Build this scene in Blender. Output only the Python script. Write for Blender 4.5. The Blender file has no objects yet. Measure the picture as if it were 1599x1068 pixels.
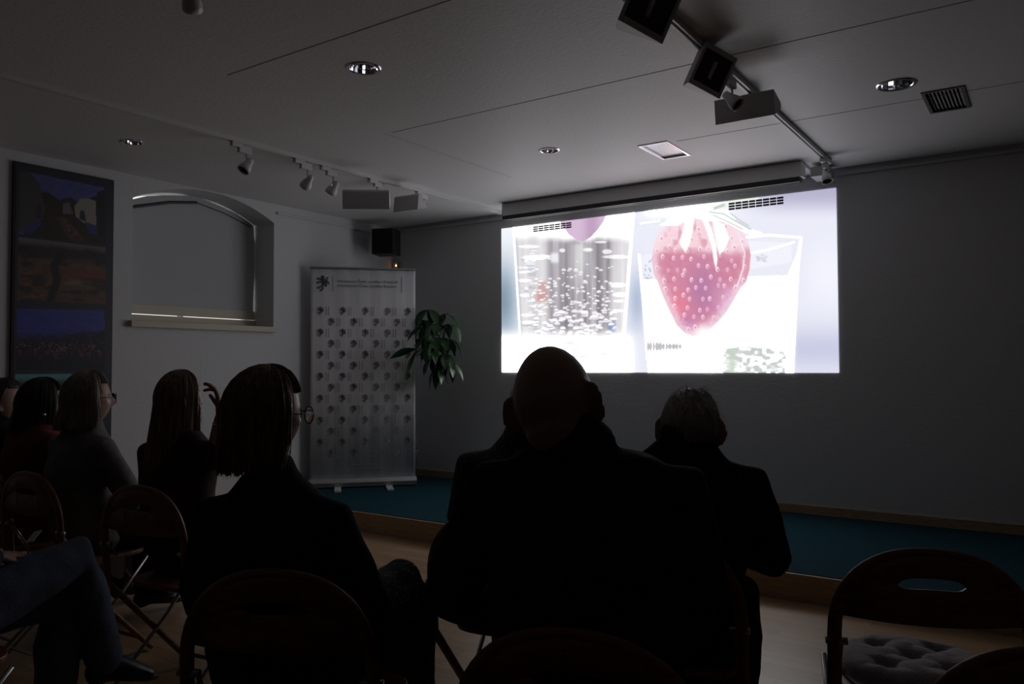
import bpy, bmesh, math, random
import numpy as np
from mathutils import Vector, Matrix, noise
random.seed(7)
SC = bpy.context.scene
COL = SC.collection

# ------------------------------------------------------------------ camera
FPX, CX, CY = 1233.0, 799.5, 534.0
YAW, PIT, ROL = math.radians(34.3), math.atan(37/1233.0), math.radians(0.19)
EYE = Vector((0, 0, 1.28))
F0 = Vector((-math.sin(YAW), math.cos(YAW), 0)); R0 = Vector((math.cos(YAW), math.sin(YAW), 0)); ZZ = Vector((0, 0, 1))
FW = F0*math.cos(PIT) + ZZ*math.sin(PIT); U0 = -F0*math.sin(PIT) + ZZ*math.cos(PIT)
RT = R0*math.cos(ROL) - U0*math.sin(ROL); UP = R0*math.sin(ROL) + U0*math.cos(ROL)
cd = bpy.data.cameras.new('camera'); cam = bpy.data.objects.new('camera', cd); COL.objects.link(cam)
cd.sensor_width = 36.0; cd.sensor_fit = 'HORIZONTAL'; cd.lens = 36.0*FPX/1599.0; cd.clip_start = 0.02; cd.clip_end = 200
cam.matrix_world = Matrix(((RT.x, UP.x, -FW.x, EYE.x), (RT.y, UP.y, -FW.y, EYE.y), (RT.z, UP.z, -FW.z, EYE.z), (0, 0, 0, 1)))
SC.camera = cam
def proj(x, y, z):                      # photo coordinates of a place (used to know what the printed pictures show where)
    dx, dy, dz = x-EYE.x, y-EYE.y, z-EYE.z
    w = dx*FW.x+dy*FW.y+dz*FW.z
    return CX+FPX*(dx*RT.x+dy*RT.y+dz*RT.z)/w, CY-FPX*(dx*UP.x+dy*UP.y+dz*UP.z)/w

# ------------------------------------------------------------------ world, view, light
w = bpy.data.worlds.new('world'); SC.world = w; w.use_nodes = True
wn = w.node_tree; wn.nodes.clear()
sky = wn.nodes.new('ShaderNodeBackground'); sky.inputs[0].default_value = (1.0, 0.97, 0.90, 1); sky.inputs[1].default_value = 0.95
wo = wn.nodes.new('ShaderNodeOutputWorld'); wn.links.new(sky.outputs[0], wo.inputs[0])
SC.view_settings.view_transform = 'Standard'; SC.view_settings.look = 'None'
SC.view_settings.exposure = 0.0; SC.view_settings.gamma = 1.0; SC.view_settings.use_curve_mapping = False
SCREEN_GAIN = 1.05                      # brightness of the projected film picture
ROOM = dict(x0=-5.78, x1=2.6, y0=-3.6, y1=6.243, z1=2.75)

# ------------------------------------------------------------------ materials
MATS = {}
def mat(name, col, rough=0.6, metal=0.0, bump=0.0, bscale=40, var=0.0, spec=0.5, sheen=0.0, trans=0.0, emit=None, estr=1.0, vscale=6):
    if name in MATS: return MATS[name]
    m = bpy.data.materials.new(name); m.use_nodes = True; nt = m.node_tree; b = nt.nodes['Principled BSDF']
    b.inputs['Base Color'].default_value = (*col, 1); b.inputs['Roughness'].default_value = rough; b.inputs['Metallic'].default_value = metal
    b.inputs['Specular IOR Level'].default_value = spec
    if sheen: b.inputs['Sheen Weight'].default_value = sheen
    if trans: b.inputs['Transmission Weight'].default_value = trans
    if emit: b.inputs['Emission Color'].default_value = (*emit, 1); b.inputs['Emission Strength'].default_value = estr
    tc = nt.nodes.new('ShaderNodeTexCoord')
    if var:
        n = nt.nodes.new('ShaderNodeTexNoise'); n.inputs['Scale'].default_value = vscale; n.inputs['Detail'].default_value = 6
        r = nt.nodes.new('ShaderNodeMix'); r.data_type = 'RGBA'
        r.inputs[6].default_value = (*[c*(1-var) for c in col], 1); r.inputs[7].default_value = (*[min(1, c*(1+var)) for c in col], 1)
        nt.links.new(tc.outputs['Object'], n.inputs['Vector']); nt.links.new(n.outputs[0], r.inputs[0]); nt.links.new(r.outputs[2], b.inputs['Base Color'])
    if bump:
        n2 = nt.nodes.new('ShaderNodeTexNoise'); n2.inputs['Scale'].default_value = bscale; n2.inputs['Detail'].default_value = 5
        bp = nt.nodes.new('ShaderNodeBump'); bp.inputs['Strength'].default_value = bump; bp.inputs['Distance'].default_value = 0.01
        nt.links.new(tc.outputs['Object'], n2.inputs['Vector']); nt.links.new(n2.outputs[0], bp.inputs['Height']); nt.links.new(bp.outputs[0], b.inputs['Normal'])
    MATS[name] = m; return m

def mat_floor():
    m = bpy.data.materials.new('beech_parquet'); m.use_nodes = True; nt = m.node_tree; b = nt.nodes['Principled BSDF']
    tc = nt.nodes.new('ShaderNodeTexCoord'); mp = nt.nodes.new('ShaderNodeMapping'); mp.inputs['Rotation'].default_value = (0, 0, 0)
    br = nt.nodes.new('ShaderNodeTexBrick'); br.offset = 0.37; br.inputs['Color1'].default_value = (.41, .26, .135, 1); br.inputs['Color2'].default_value = (.49, .335, .195, 1)
    br.inputs['Mortar'].default_value = (.22, .13, .07, 1); br.inputs['Scale'].default_value = 1; br.inputs['Mortar Size'].default_value = .0012
    br.inputs['Brick Width'].default_value = .55; br.inputs['Row Height'].default_value = .075
    ns = nt.nodes.new('ShaderNodeTexNoise'); ns.inputs['Scale'].default_value = 3; ns.inputs['Detail'].default_value = 8
    m2 = nt.nodes.new('ShaderNodeMapping'); m2.inputs['Scale'].default_value = (1.5, 22, 1)
    mx = nt.nodes.new('ShaderNodeMix'); mx.data_type = 'RGBA'; mx.blend_type = 'MULTIPLY'; mx.inputs[0].default_value = .35
    L = nt.links.new
    L(tc.outputs['Object'], mp.inputs[0]); L(mp.outputs[0], br.inputs['Vector']); L(tc.outputs['Object'], m2.inputs[0]); L(m2.outputs[0], ns.inputs['Vector'])
    L(br.outputs[0], mx.inputs[6]); L(ns.outputs[0], mx.inputs[7]); L(mx.outputs[2], b.inputs['Base Color'])
    b.inputs['Roughness'].default_value = .38
    return m

def mat_wood(name, c1, c2, rough=.45, scale=(2, 2, 14)):
    m = bpy.data.materials.new(name); m.use_nodes = True; nt = m.node_tree; b = nt.nodes['Principled BSDF']
    tc = nt.nodes.new('ShaderNodeTexCoord'); mp = nt.nodes.new('ShaderNodeMapping'); mp.inputs['Scale'].default_value = scale
    n = nt.nodes.new('ShaderNodeTexNoise'); n.inputs['Scale'].default_value = 4; n.inputs['Detail'].default_value = 8; n.inputs['Distortion'].default_value = 1.2
    r = nt.nodes.new('ShaderNodeValToRGB'); r.color_ramp.elements[0].color = (*c1, 1); r.color_ramp.elements[1].color = (*c2, 1)
    r.color_ramp.elements[0].position = .3; r.color_ramp.elements[1].position = .7
    L = nt.links.new
    L(tc.outputs['Object'], mp.inputs[0]); L(mp.outputs[0], n.inputs['Vector']); L(n.outputs[0], r.inputs[0]); L(r.outputs[0], b.inputs['Base Color'])
    b.inputs['Roughness'].default_value = rough
    return m

def mat_attr(name, emission, gain=1.0, rough=.5):
    m = bpy.data.materials.new(name); m.use_nodes = True; nt = m.node_tree; b = nt.nodes['Principled BSDF']
    a = nt.nodes.new('ShaderNodeVertexColor'); a.layer_name = 'picture'
    b.inputs['Roughness'].default_value = rough
    if emission:
        b.inputs['Base Color'].default_value = (.5, .5, .5, 1)
        nt.links.new(a.outputs[0], b.inputs['Emission Color']); b.inputs['Emission Strength'].default_value = gain
    else:
        nt.links.new(a.outputs[0], b.inputs['Base Color'])
    return m

def mat_hair(name, c1, c2, rough=.45, scale=90):
    m = bpy.data.materials.new(name); m.use_nodes = True; nt = m.node_tree; b = nt.nodes['Principled BSDF']
    tc = nt.nodes.new('ShaderNodeTexCoord'); mp = nt.nodes.new('ShaderNodeMapping'); mp.inputs['Scale'].default_value = (1, 1, .08)
    n = nt.nodes.new('ShaderNodeTexNoise'); n.inputs['Scale'].default_value = scale; n.inputs['Detail'].default_value = 4
    r = nt.nodes.new('ShaderNodeValToRGB'); r.color_ramp.elements[0].color = (*c1, 1); r.color_ramp.elements[1].color = (*c2, 1)
    r.color_ramp.elements[0].position = .35; r.color_ramp.elements[1].position = .65
    bp = nt.nodes.new('ShaderNodeBump'); bp.inputs['Strength'].default_value = .5; bp.inputs['Distance'].default_value = .004
    L = nt.links.new
    L(tc.outputs['Object'], mp.inputs[0]); L(mp.outputs[0], n.inputs['Vector']); L(n.outputs[0], r.inputs[0]); L(r.outputs[0], b.inputs['Base Color'])
    L(n.outputs[0], bp.inputs['Height']); L(bp.outputs[0], b.inputs['Normal']); b.inputs['Roughness'].default_value = rough
    return m

def mat_dots(name, base, dot, scale=60, thr=.32):
    m = bpy.data.materials.new(name); m.use_nodes = True; nt = m.node_tree; b = nt.nodes['Principled BSDF']
    tc = nt.nodes.new('ShaderNodeTexCoord'); v = nt.nodes.new('ShaderNodeTexVoronoi'); v.inputs['Scale'].default_value = scale
    r = nt.nodes.new('ShaderNodeValToRGB'); r.color_ramp.interpolation = 'CONSTANT'
    r.color_ramp.elements[0].color = (*dot, 1); r.color_ramp.elements[1].color = (*base, 1); r.color_ramp.elements[1].position = thr
    nt.links.new(tc.outputs['Object'], v.inputs['Vector']); nt.links.new(v.outputs[0], r.inputs[0]); nt.links.new(r.outputs[0], b.inputs['Base Color'])
    b.inputs['Roughness'].default_value = .8
    return m

M_wall = mat('white_plaster', (.69, .70, .72), .9, bump=.25, bscale=55, spec=.2)
M_rear = mat('grey_rear_wall', (.12, .12, .125), .9, bump=.25, bscale=55, spec=.2)
M_ceil = mat('ceiling_paint', (.80, .79, .80), .55, bump=.12, bscale=45, spec=.5)
M_seam = mat('ceiling_seam', (.22, .22, .22), .9)
M_floor = mat_floor()
M_carpet = mat('petrol_carpet', (.014, .060, .082), .98, bump=.9, bscale=250, var=.25, vscale=90, spec=.1)
M_oak = mat_wood('pale_oak', (.36, .24, .13), (.52, .37, .22))
M_chair = mat_wood('red_brown_beech', (.14, .055, .025), (.27, .115, .05), .42)
M_white = mat('white_metal', (.68, .68, .68), .4, spec=.5)
M_greyp = mat('grey_housing', (.52, .52, .53), .55)
M_dark = mat('black_plastic', (.015, .015, .016), .5)
M_chrome = mat('chrome', (.85, .85, .87), .12, metal=1)
M_steel = mat('steel_rod', (.42, .42, .42), .3, metal=1)
M_mirror = mat('mirror_reflector', (.9, .9, .92), .06, metal=1)
M_frame = mat('dark_picture_frame', (.02, .022, .03), .5)
M_sill = mat('cream_sill', (.62, .58, .48), .55)
M_blind = mat('grey_blind_cloth', (.56, .58, .60), .95, bump=.2, bscale=300, spec=.1)
M_glass = mat('window_glass', (1, 1, 1), .02, trans=1)
M_lglass = mat('lamp_glass', (.05, .05, .055), .12)
M_skin = mat('skin', (.46, .29, .22), .5, bump=.1, bscale=200, var=.08)
M_black = mat('black_wool', (.012, .012, .014), .95, bump=.4, bscale=180, spec=.15)
M_navy = mat('navy_wool', (.014, .015, .026), .95, bump=.4, bscale=180, spec=.15)
M_shoe = mat('black_leather', (.012, .012, .012), .35)

# ------------------------------------------------------------------ mesh builder
class MB:
    def __init__(s): s.v = []; s.f = []
    def add(s, vs, fs):
        o = len(s.v); s.v += [tuple(p) for p in vs]; s.f += [tuple(i+o for i in f) for f in fs]; return s
    def box(s, lo, hi, M=None):
        x0, y0, z0 = lo; x1, y1, z1 = hi
        vs = [Vector(p) for p in ((x0,y0,z0),(x1,y0,z0),(x1,y1,z0),(x0,y1,z0),(x0,y0,z1),(x1,y0,z1),(x1,y1,z1),(x0,y1,z1))]
        if M: vs = [M @ p for p in vs]
        return s.add(vs, ((0,3,2,1),(4,5,6,7),(0,1,5,4),(1,2,6,5),(2,3,7,6),(3,0,4,7)))
    def tube(s, pts, rad, seg=12, flat=None, up=None, cap=True, round_=False):
        # pts: path; rad: float, list of floats or list of (a,b); b along 'up'
        P = [Vector(p) for p in pts]; n = len(P)
        if not isinstance(rad, list): rad = [rad]*n
        rad = [(r, r) if not isinstance(r, (list, tuple)) else r for r in rad]
        if round_:
            d0 = (P[0]-P[1]).normalized(); d1 = (P[-1]-P[-2]).normalized()
            r0, r1 = min(rad[0]), min(rad[-1])
            P = [P[0]+d0*r0*.95, P[0]+d0*r0*.6] + P + [P[-1]+d1*r1*.6, P[-1]+d1*r1*.95]
            rad = [tuple(.3*q for q in rad[0]), tuple(.8*q for q in rad[0])] + list(rad) + [tuple(.8*q for q in rad[-1]), tuple(.3*q for q in rad[-1])]
            n = len(P)
        vs = []; prev = None
        for i in range(n):
            t = (P[min(i+1, n-1)]-P[max(i-1, 0)]); t = t.normalized() if t.length > 1e-9 else Vector((0, 0, 1))
            if up is not None: b = Vector(up) - t*Vector(up).dot(t)
            elif prev is None:
                h = Vector((0, 0, 1)) if abs(t.z) < .9 else Vector((0, 1, 0)); b = h - t*h.dot(t)
            else: b = prev - t*prev.dot(t)
            if b.length < 1e-6: b = Vector((1, 0, 0)) - t*t.x
            b.normalize(); prev = b; a = b.cross(t)
            if flat: a, b = Vector((1, 0, 0)), Vector((0, 1, 0))
            for k in range(seg):
                an = 2*math.pi*k/seg
                vs.append(P[i] + a*(rad[i][0]*math.cos(an)) + b*(rad[i][1]*math.sin(an)))
        fs = []
        for i in range(n-1):
            for k in range(seg):
                k2 = (k+1) % seg
                fs.append((i*seg+k, i*seg+k2, (i+1)*seg+k2, (i+1)*seg+k))
        if cap: fs.append(tuple(range(seg))[::-1]); fs.append(tuple((n-1)*seg+k for k in range(seg)))
        return s.add(vs, fs)
    def ball(s, c, r, seg=16, rings=10, M=None):
        c = Vector(c); r = (r, r, r) if not isinstance(r, (list, tuple)) else r
        vs = []; fs = []
        for i in range(1, rings):
            th = math.pi*i/rings
            for k in range(seg):
                a = 2*math.pi*k/seg
                p = Vector((r[0]*math.sin(th)*math.cos(a), r[1]*math.sin(th)*math.sin(a), r[2]*math.cos(th)))
                vs.append(c + (M @ p if M else p))
        t = Vector((0, 0, r[2])); top = len(vs); vs.append(c+(M @ t if M else t)); vs.append(c-(M @ t if M else t))
        for i in range(rings-2):
            for k in range(seg):
                k2 = (k+1) % seg; fs.append((i*seg+k, (i+1)*seg+k, (i+1)*seg+k2, i*seg+k2))
        for k in range(seg):
            k2 = (k+1) % seg; fs.append((top, k, k2)); b0 = (rings-2)*seg; fs.append((top+1, b0+k2, b0+k))
        return s.add(vs, fs)
    def lathe(s, prof, M=None, seg=32):
        vs = []; fs = []; n = len(prof)
        for (r, z) in prof:
            for k in range(seg):
                a = 2*math.pi*k/seg; p = Vector((r*math.cos(a), r*math.sin(a), z)); vs.append(M @ p if M else p)
        for i in range(n-1):
            for k in range(seg):
                k2 = (k+1) % seg; fs.append((i*seg+k, i*seg+k2, (i+1)*seg+k2, (i+1)*seg+k))
        return s.add(vs, fs)
    def prism(s, poly, fn, caps=True):
        # poly: 2d pts; fn(u,v,k) -> 3d for k = 0 / 1
        n = len(poly); vs = [fn(u, v, 0) for u, v in poly] + [fn(u, v, 1) for u, v in poly]
        fs = [(i, (i+1) % n, n+(i+1) % n, n+i) for i in range(n)]
        if caps: fs += [tuple(range(n))[::-1], tuple(range(n, 2*n))]
        return s.add(vs, fs)
    def mesh(s, name, smooth=True):
        me = bpy.data.meshes.new(name); me.from_pydata([tuple(p) for p in s.v], [], s.f)
        bm = bmesh.new(); bm.from_mesh(me); bmesh.ops.recalc_face_normals(bm, faces=bm.faces); bm.to_mesh(me); bm.free()
        if smooth: me.polygons.foreach_set('use_smooth', [True]*len(me.polygons))
        return me
    def obj(s, name, m, parent=None, smooth=False, bevel=0):
        o = bpy.data.objects.new(name, s.mesh(name, smooth)); COL.objects.link(o); o.data.materials.append(m)
        if parent: o.parent = parent
        if bevel:
            b = o.modifiers.new('bevel', 'BEVEL'); b.width = bevel; b.segments = 2; b.limit_method = 'ANGLE'
        return o

def remeshed(mb, name, voxel, smooth=4, folds=0.0, fscale=9.0, stretch=(1, 1, 1)):
    me = mb.mesh(name, False)
    o = bpy.data.objects.new('tmp', me); COL.objects.link(o)
    r = o.modifiers.new('r', 'REMESH'); r.mode = 'VOXEL'; r.voxel_size = voxel
    sm = o.modifiers.new('s', 'SMOOTH'); sm.factor = .5; sm.iterations = smooth
    dg = bpy.context.evaluated_depsgraph_get(); dg.update()
    out = bpy.data.meshes.new_from_object(o.evaluated_get(dg)); out.name = name
    bpy.data.objects.remove(o); bpy.data.meshes.remove(me)
    if folds:
        n = len(out.vertices); co = np.empty(n*3); out.vertices.foreach_get('co', co); co = co.reshape(-1, 3)
        no = np.empty(n*3); out.vertices.foreach_get('normal', no); no = no.reshape(-1, 3)
        for i in range(n):
            p = Vector((co[i, 0]*fscale*stretch[0], co[i, 1]*fscale*stretch[1], co[i, 2]*fscale*stretch[2]))
            d = 1-2*abs(noise.noise(p)) + .5*noise.noise(p*2.3)
            co[i] += no[i]*(d*folds)
        out.vertices.foreach_set('co', co.ravel())
    out.polygons.foreach_set('use_smooth', [True]*len(out.polygons))
    return out
def link(me, name, m, parent=None):
    o = bpy.data.objects.new(name, me); COL.objects.link(o); me.materials.clear(); me.materials.append(m)
    if parent: o.parent = parent
    return o
def tag(o, label=None, cat=None, group=None, kind=None):
    if label: o['label'] = label
    if cat: o['category'] = cat
    if group: o['group'] = group
    if kind: o['kind'] = kind
    return o
def thing(name, label, cat, loc=(0, 0, 0), rz=0, group=None):
    o = bpy.data.objects.new(name, None); COL.objects.link(o); o.empty_display_size = .1
    o.location = loc; o.rotation_euler = (0, 0, rz); return tag(o, label, cat, group)
def struct(mb, name, m, **k): return tag(mb.obj(name, m, **k), kind='structure')
def copy_tree(o, parent=None):
    c = o.copy(); COL.objects.link(c)
    if parent: c.parent = parent
    for ch in [x for x in bpy.data.objects if x.parent == o]: copy_tree(ch, c)
    return c

# ------------------------------------------------------------------ small helpers for places
def at(px, py, d): return EYE + (FW*FPX + RT*(px-CX) - UP*(py-CY))*(d/FPX)
def frame_of(x, y, o=(0, 0, 0)):        # matrix with columns x, y, x^y at o
    x = Vector(x).normalized(); y = (Vector(y) - x*Vector(y).dot(x)).normalized(); z = x.cross(y)
    return Matrix(((x.x, y.x, z.x, o[0]), (x.y, y.y, z.y, o[1]), (x.z, y.z, z.z, o[2]), (0, 0, 0, 1)))
def axis_to(zdir, o=(0, 0, 0)):         # matrix whose local z points along zdir
    z = Vector(zdir).normalized(); h = Vector((0, 0, 1)) if abs(z.z) < .95 else Vector((0, 1, 0)); x = h.cross(z).normalized(); y = z.cross(x)
    return Matrix(((x.x, y.x, z.x, o[0]), (x.y, y.y, z.y, o[1]), (x.z, y.z, z.z, o[2]), (0, 0, 0, 1)))

X0, X1, Y0, Y1, HZ = ROOM['x0'], ROOM['x1'], ROOM['y0'], ROOM['y1'], ROOM['z1']
# ------------------------------------------------------------------ room shell
struct(MB().box((X0-.5, Y0-.2, -.2), (X1+.2, Y1+.2, 0)), 'floor', M_floor)
YS = 4.45
st = MB().box((X0, YS, 0), (X1, Y1, .150)); struct(st, 'trim_1', M_carpet)['label'] = 'low stage floor covered in dark petrol blue carpet'
struct(MB().box((X0, YS-.022, 0), (X1, YS, .146)), 'trim_2', M_oak)['label'] = 'wooden riser board along the front of the low stage'
# window wall with an arched niche
WY0, WY1, WZ0, WSP, WAP = 3.33, 4.66, 1.585, 2.575, 2.742
WX = -6.25
lw = MB().box((WX, Y0, 0), (X0, WY0, HZ)).box((WX, WY1, 0), (X0, Y1+.2, HZ)).box((WX, WY0, 0), (X0, WY1, WZ0))
hc = (WY1-WY0)/2; rise = WAP-WSP; RA = (hc*hc+rise*rise)/(2*rise); yc = (WY0+WY1)/2
def arch_z(y, off=0.0): return WAP - RA + math.sqrt(max(0, (RA-off)**2-(y-yc)**2))
NA = 24
for i in range(NA):
    a, b = WY0+(WY1-WY0)*i/NA, WY0+(WY1-WY0)*(i+1)/NA
    lw.prism([(a, arch_z(a)), (b, arch_z(b)), (b, HZ), (a, HZ)], lambda u, v, k: Vector((WX if k else X0, u, v)))
struct(lw, 'wall_left', M_wall)
struct(MB().box((X0-.5, Y1, 0), (X1+.2, Y1+.2, HZ)), 'wall_front', M_wall)
struct(MB().box((X1, Y0-.2, 0), (X1+.2, Y1+.2, HZ)), 'wall_right', M_rear)
struct(MB().box((X0-.5, Y0-.2, 0), (X1+.2, Y0, HZ)), 'wall_rear', M_rear)
# ceiling with the openings of the recessed lamps and vents
DL = [(-2.775, 2.778, .078), (-4.938, 2.835, .064), (-2.804, 4.573, .066), (-.642, 4.534, .090)]
VT = [(-.556, 4.748, -.348, 5.17), (-2.262, 4.815, -2.050, 5.235)]
cu = bpy.data.curves.new('c', 'CURVE'); cu.dimensions = '2D'; cu.fill_mode = 'BOTH'
def loop(pts):
    s = cu.splines.new('POLY'); s.points.add(len(pts)-1); s.use_cyclic_u = True
    for p, q in zip(s.points, pts): p.co = (q[0], q[1], 0, 1)
loop([(X0-.5, Y0-.2), (X1+.2, Y0-.2), (X1+.2, Y1+.2), (X0-.5, Y1+.2)])
for x, y, r in DL: loop([(x+r*math.cos(2*math.pi*k/32), y+r*math.sin(2*math.pi*k/32)) for k in range(32)])
for a, b, c, d in VT: loop([(a+.012, b+.012), (c-.012, b+.012), (c-.012, d-.012), (a+.012, d-.012)])
cu.extrude = .06
to = bpy.data.objects.new('t', cu); COL.objects.link(to)
dg = bpy.context.evaluated_depsgraph_get(); dg.update()
cm = bpy.data.meshes.new_from_object(to.evaluated_get(dg)); bpy.data.objects.remove(to)
co = link(cm, 'ceiling', M_ceil); co.location = (0, 0, HZ+.06); tag(co, kind='structure')
sm = MB().box((X0-.5, Y0-.2, HZ+.30), (X1+.2, Y1+.2, HZ+.34))
struct(sm, 'trim_3', M_dark)['label'] = 'dark void above the suspended ceiling boards'
# board joints
def seam(mb, x0, y0, x1, y1, wd=.003): 
    mb.box((min(x0, x1)-wd, min(y0, y1)-wd, HZ-.0012), (max(x0, x1)+wd, max(y0, y1)+wd, HZ+.001))
sb = MB()
for y in (2.45, 3.65, 4.86): seam(sb, -3.4 if y < 4.8 else -2.0, y, X1, y, .0020)
for x, ya, yb in ((-3.45, 3.62, 5.05), (-1.0, 1.2, 2.45)): seam(sb, x, ya, x, yb, .0009)
struct(sb, 'trim_4', M_seam)['label'] = 'thin dark joints between the ceiling boards'
# skirting and gallery rail
struct(MB().box((X0, Y1-.018, .15), (X1, Y1, .215)), 'baseboard_front', M_oak)
struct(MB().box((X0, YS, .15), (X0+.018, Y1, .215)).box((X0, Y0, 0), (X0+.018, YS-.03, .07)), 'baseboard_left', M_oak)
struct(MB().box((X0, Y1-.022, 2.695), (-4.12, Y1, 2.715)).box((-1.30, Y1-.022, 2.695), (X1, Y1, 2.715)), 'trim_5', M_wall)['label'] = 'thin gallery rail on the screen wall'
struct(MB().box((X0, WY1+.03, 2.660), (X0+.020, Y1, 2.678)), 'trim_6', M_wall)['label'] = 'thin gallery rail on the window wall'

# ------------------------------------------------------------------ window
wf = MB(); fx0, fx1 = -6.20, -6.165
wf.box((fx0, WY0, WZ0), (fx1, WY0+.02, WSP)).box((fx0, WY1-.02, WZ0), (fx1, WY1, WSP)).box((fx0, WY0, WZ0), (fx1, WY1, WZ0+.03))
wf.box((fx0, yc-.02, WZ0), (fx1, yc+.02, WAP-.02)).box((fx0+.003, WY0, 2.12), (fx1-.003, WY1, 2.15))
win = struct(wf, 'window_1', M_white)
gl = MB().box((-6.186, WY0, WZ0), (-6.182, WY1, WAP)); gl.obj('window_pane', M_glass, win)
bl = thing('window_blind', 'grey cloth blind closed inside the arched window niche', 'blind', (-6.05, yc, WZ0+.12))
def blw(mb): mb.v = [(p[0]+6.05, p[1]-yc, p[2]-WZ0-.12) for p in mb.v]; return mb
b1 = MB(); edge = [(3.34, 1.715), (4.643, 1.715), (4.645, 1.90), (4.650, 2.02), (4.657, 2.12), (4.657, 2.42), (4.648, 2.48), (4.645, 2.572), (4.600, 2.600),
                   (4.45, 2.662), (4.33, 2.690), (4.16, 2.727), (4.08, 2.740), (3.98, 2.741), (3.90, 2.726), (3.75, 2.702), (3.60, 2.668), (3.42, 2.598), (3.34, 2.56)]
b1.prism(edge, lambda u, v, k: Vector((-6.052 if k else -6.045, u, v)))
blw(b1).obj('blind_cloth', M_blind, bl)
b2 = MB(); b2.tube([(-6.04, 3.40, 2.535), (-6.04, 3.52, 2.571), (-6.04, 3.8, 2.650), (-6.04, 4.05, 2.690)], (.010, .012), 8); b2.tube([(-6.04, 4.05, 2.690), (-6.04, 4.33, 2.642), (-6.04, 4.60, 2.560)], .004, 8)
blw(b2).obj('blind_batten', M_frame, bl)
b3 = MB().box((-6.062, 3.34, 1.708), (-6.035, 4.652, 1.785)); blw(b3).obj('bottom_rail', M_sill, bl, bevel=.003)
struct(MB().box((-6.16, WY0-.025, WZ0), (-5.735, WY1-.0, 1.634)), 'trim_7', M_sill, bevel=.004)['label'] = 'cream wooden window sill below the blind'
struct(MB().box((-6.062, WY0, 1.634), (-6.03, WY1, 1.700)), 'trim_8', M_sill)['label'] = 'low wooden upstand at the back of the sill'

# ------------------------------------------------------------------ pictures as vertex paint
def panel(name, P00, P10, P01, nu, nv, fn, material, parent=None, thick=None):
    # P00 top-left, P10 top-right, P01 bottom-left; fn(px,py,u,v)->rgb arrays (display values)
    P00, P10, P01 = map(np.array, (P00, P10, P01))
    u, v = np.meshgrid(np.linspace(0, 1, nu), np.linspace(0, 1, nv))
    pts = P00[None, None] + u[..., None]*(P10-P00) + v[..., None]*(P01-P00)
    px, py = proj(pts[..., 0], pts[..., 1], pts[..., 2])
    rgb = fn(px, py, u, v)
    lin = np.where(rgb <= .04045, rgb/12.92, ((np.maximum(rgb, 0)+.055)/1.055)**2.4)
    me = bpy.data.meshes.new(name)
    idx = np.arange(nu*nv).reshape(nv, nu)
    q = np.stack([idx[:-1, :-1], idx[1:, :-1], idx[1:, 1:], idx[:-1, 1:]], -1).reshape(-1, 4)
    me.vertices.add(nu*nv); me.vertices.foreach_set('co', pts.reshape(-1, 3).ravel())
    me.loops.add(q.size); me.loops.foreach_set('vertex_index', q.ravel().astype(np.int32))
    me.polygons.add(len(q)); me.polygons.foreach_set('loop_start', np.arange(0, q.size, 4, dtype=np.int32))
    me.update(calc_edges=True)
    a = me.color_attributes.new('picture', 'FLOAT_COLOR', 'POINT')
    c = np.concatenate([lin.reshape(-1, 3), np.ones((nu*nv, 1))], 1); a.data.foreach_set('color', c.ravel().astype(np.float32))
    return link(me, name, material, parent)
def sst(a, b, x): t = np.clip((x-a)/(b-a), 0, 1); return t*t*(3-2*t)
def inpoly(px, py, poly):
    r = np.zeros(px.shape, bool); n = len(poly)
    for i in range(n):
        x1, y1 = poly[i]; x2, y2 = poly[(i+1) % n]
        if y1 == y2: continue
        c = ((y1 > py) != (y2 > py)) & (px < (x2-x1)*(py-y1)/(y2-y1)+x1); r ^= c
    return r
def pdist(px, py, poly, closed=False):
    d = np.full(px.shape, 1e9); n = len(poly)
    for i in range(n if closed else n-1):
        x1, y1 = poly[i]; x2, y2 = poly[(i+1) % n]; l2 = (x2-x1)**2+(y2-y1)**2+1e-9
        t = np.clip(((px-x1)*(x2-x1)+(py-y1)*(y2-y1))/l2, 0, 1); d = np.minimum(d, np.hypot(px-x1-t*(x2-x1), py-y1-t*(y2-y1)))
    return d
def vnoise(x, y, seed=0):
    xi = np.floor(x).astype(np.int64); yi = np.floor(y).astype(np.int64); fx = x-xi; fy = y-yi
    def h(a, b):
        n = (a*374761393+b*668265263+seed*974711) & 0x7fffffff; n = ((n ^ (n >> 13))*1274126177) & 0x7fffffff; return ((n ^ (n >> 16)) & 0xffff)/65535.
    fx = fx*fx*(3-2*fx); fy = fy*fy*(3-2*fy)
    return (h(xi, yi)*(1-fx)+h(xi+1, yi)*fx)*(1-fy)+(h(xi, yi+1)*(1-fx)+h(xi+1, yi+1)*fx)*fy
def C(r, g, b): return np.array((r, g, b))/255.
def mixc(img, col, k): return img*(1-k[..., None]) + np.asarray(col)*k[..., None]

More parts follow.
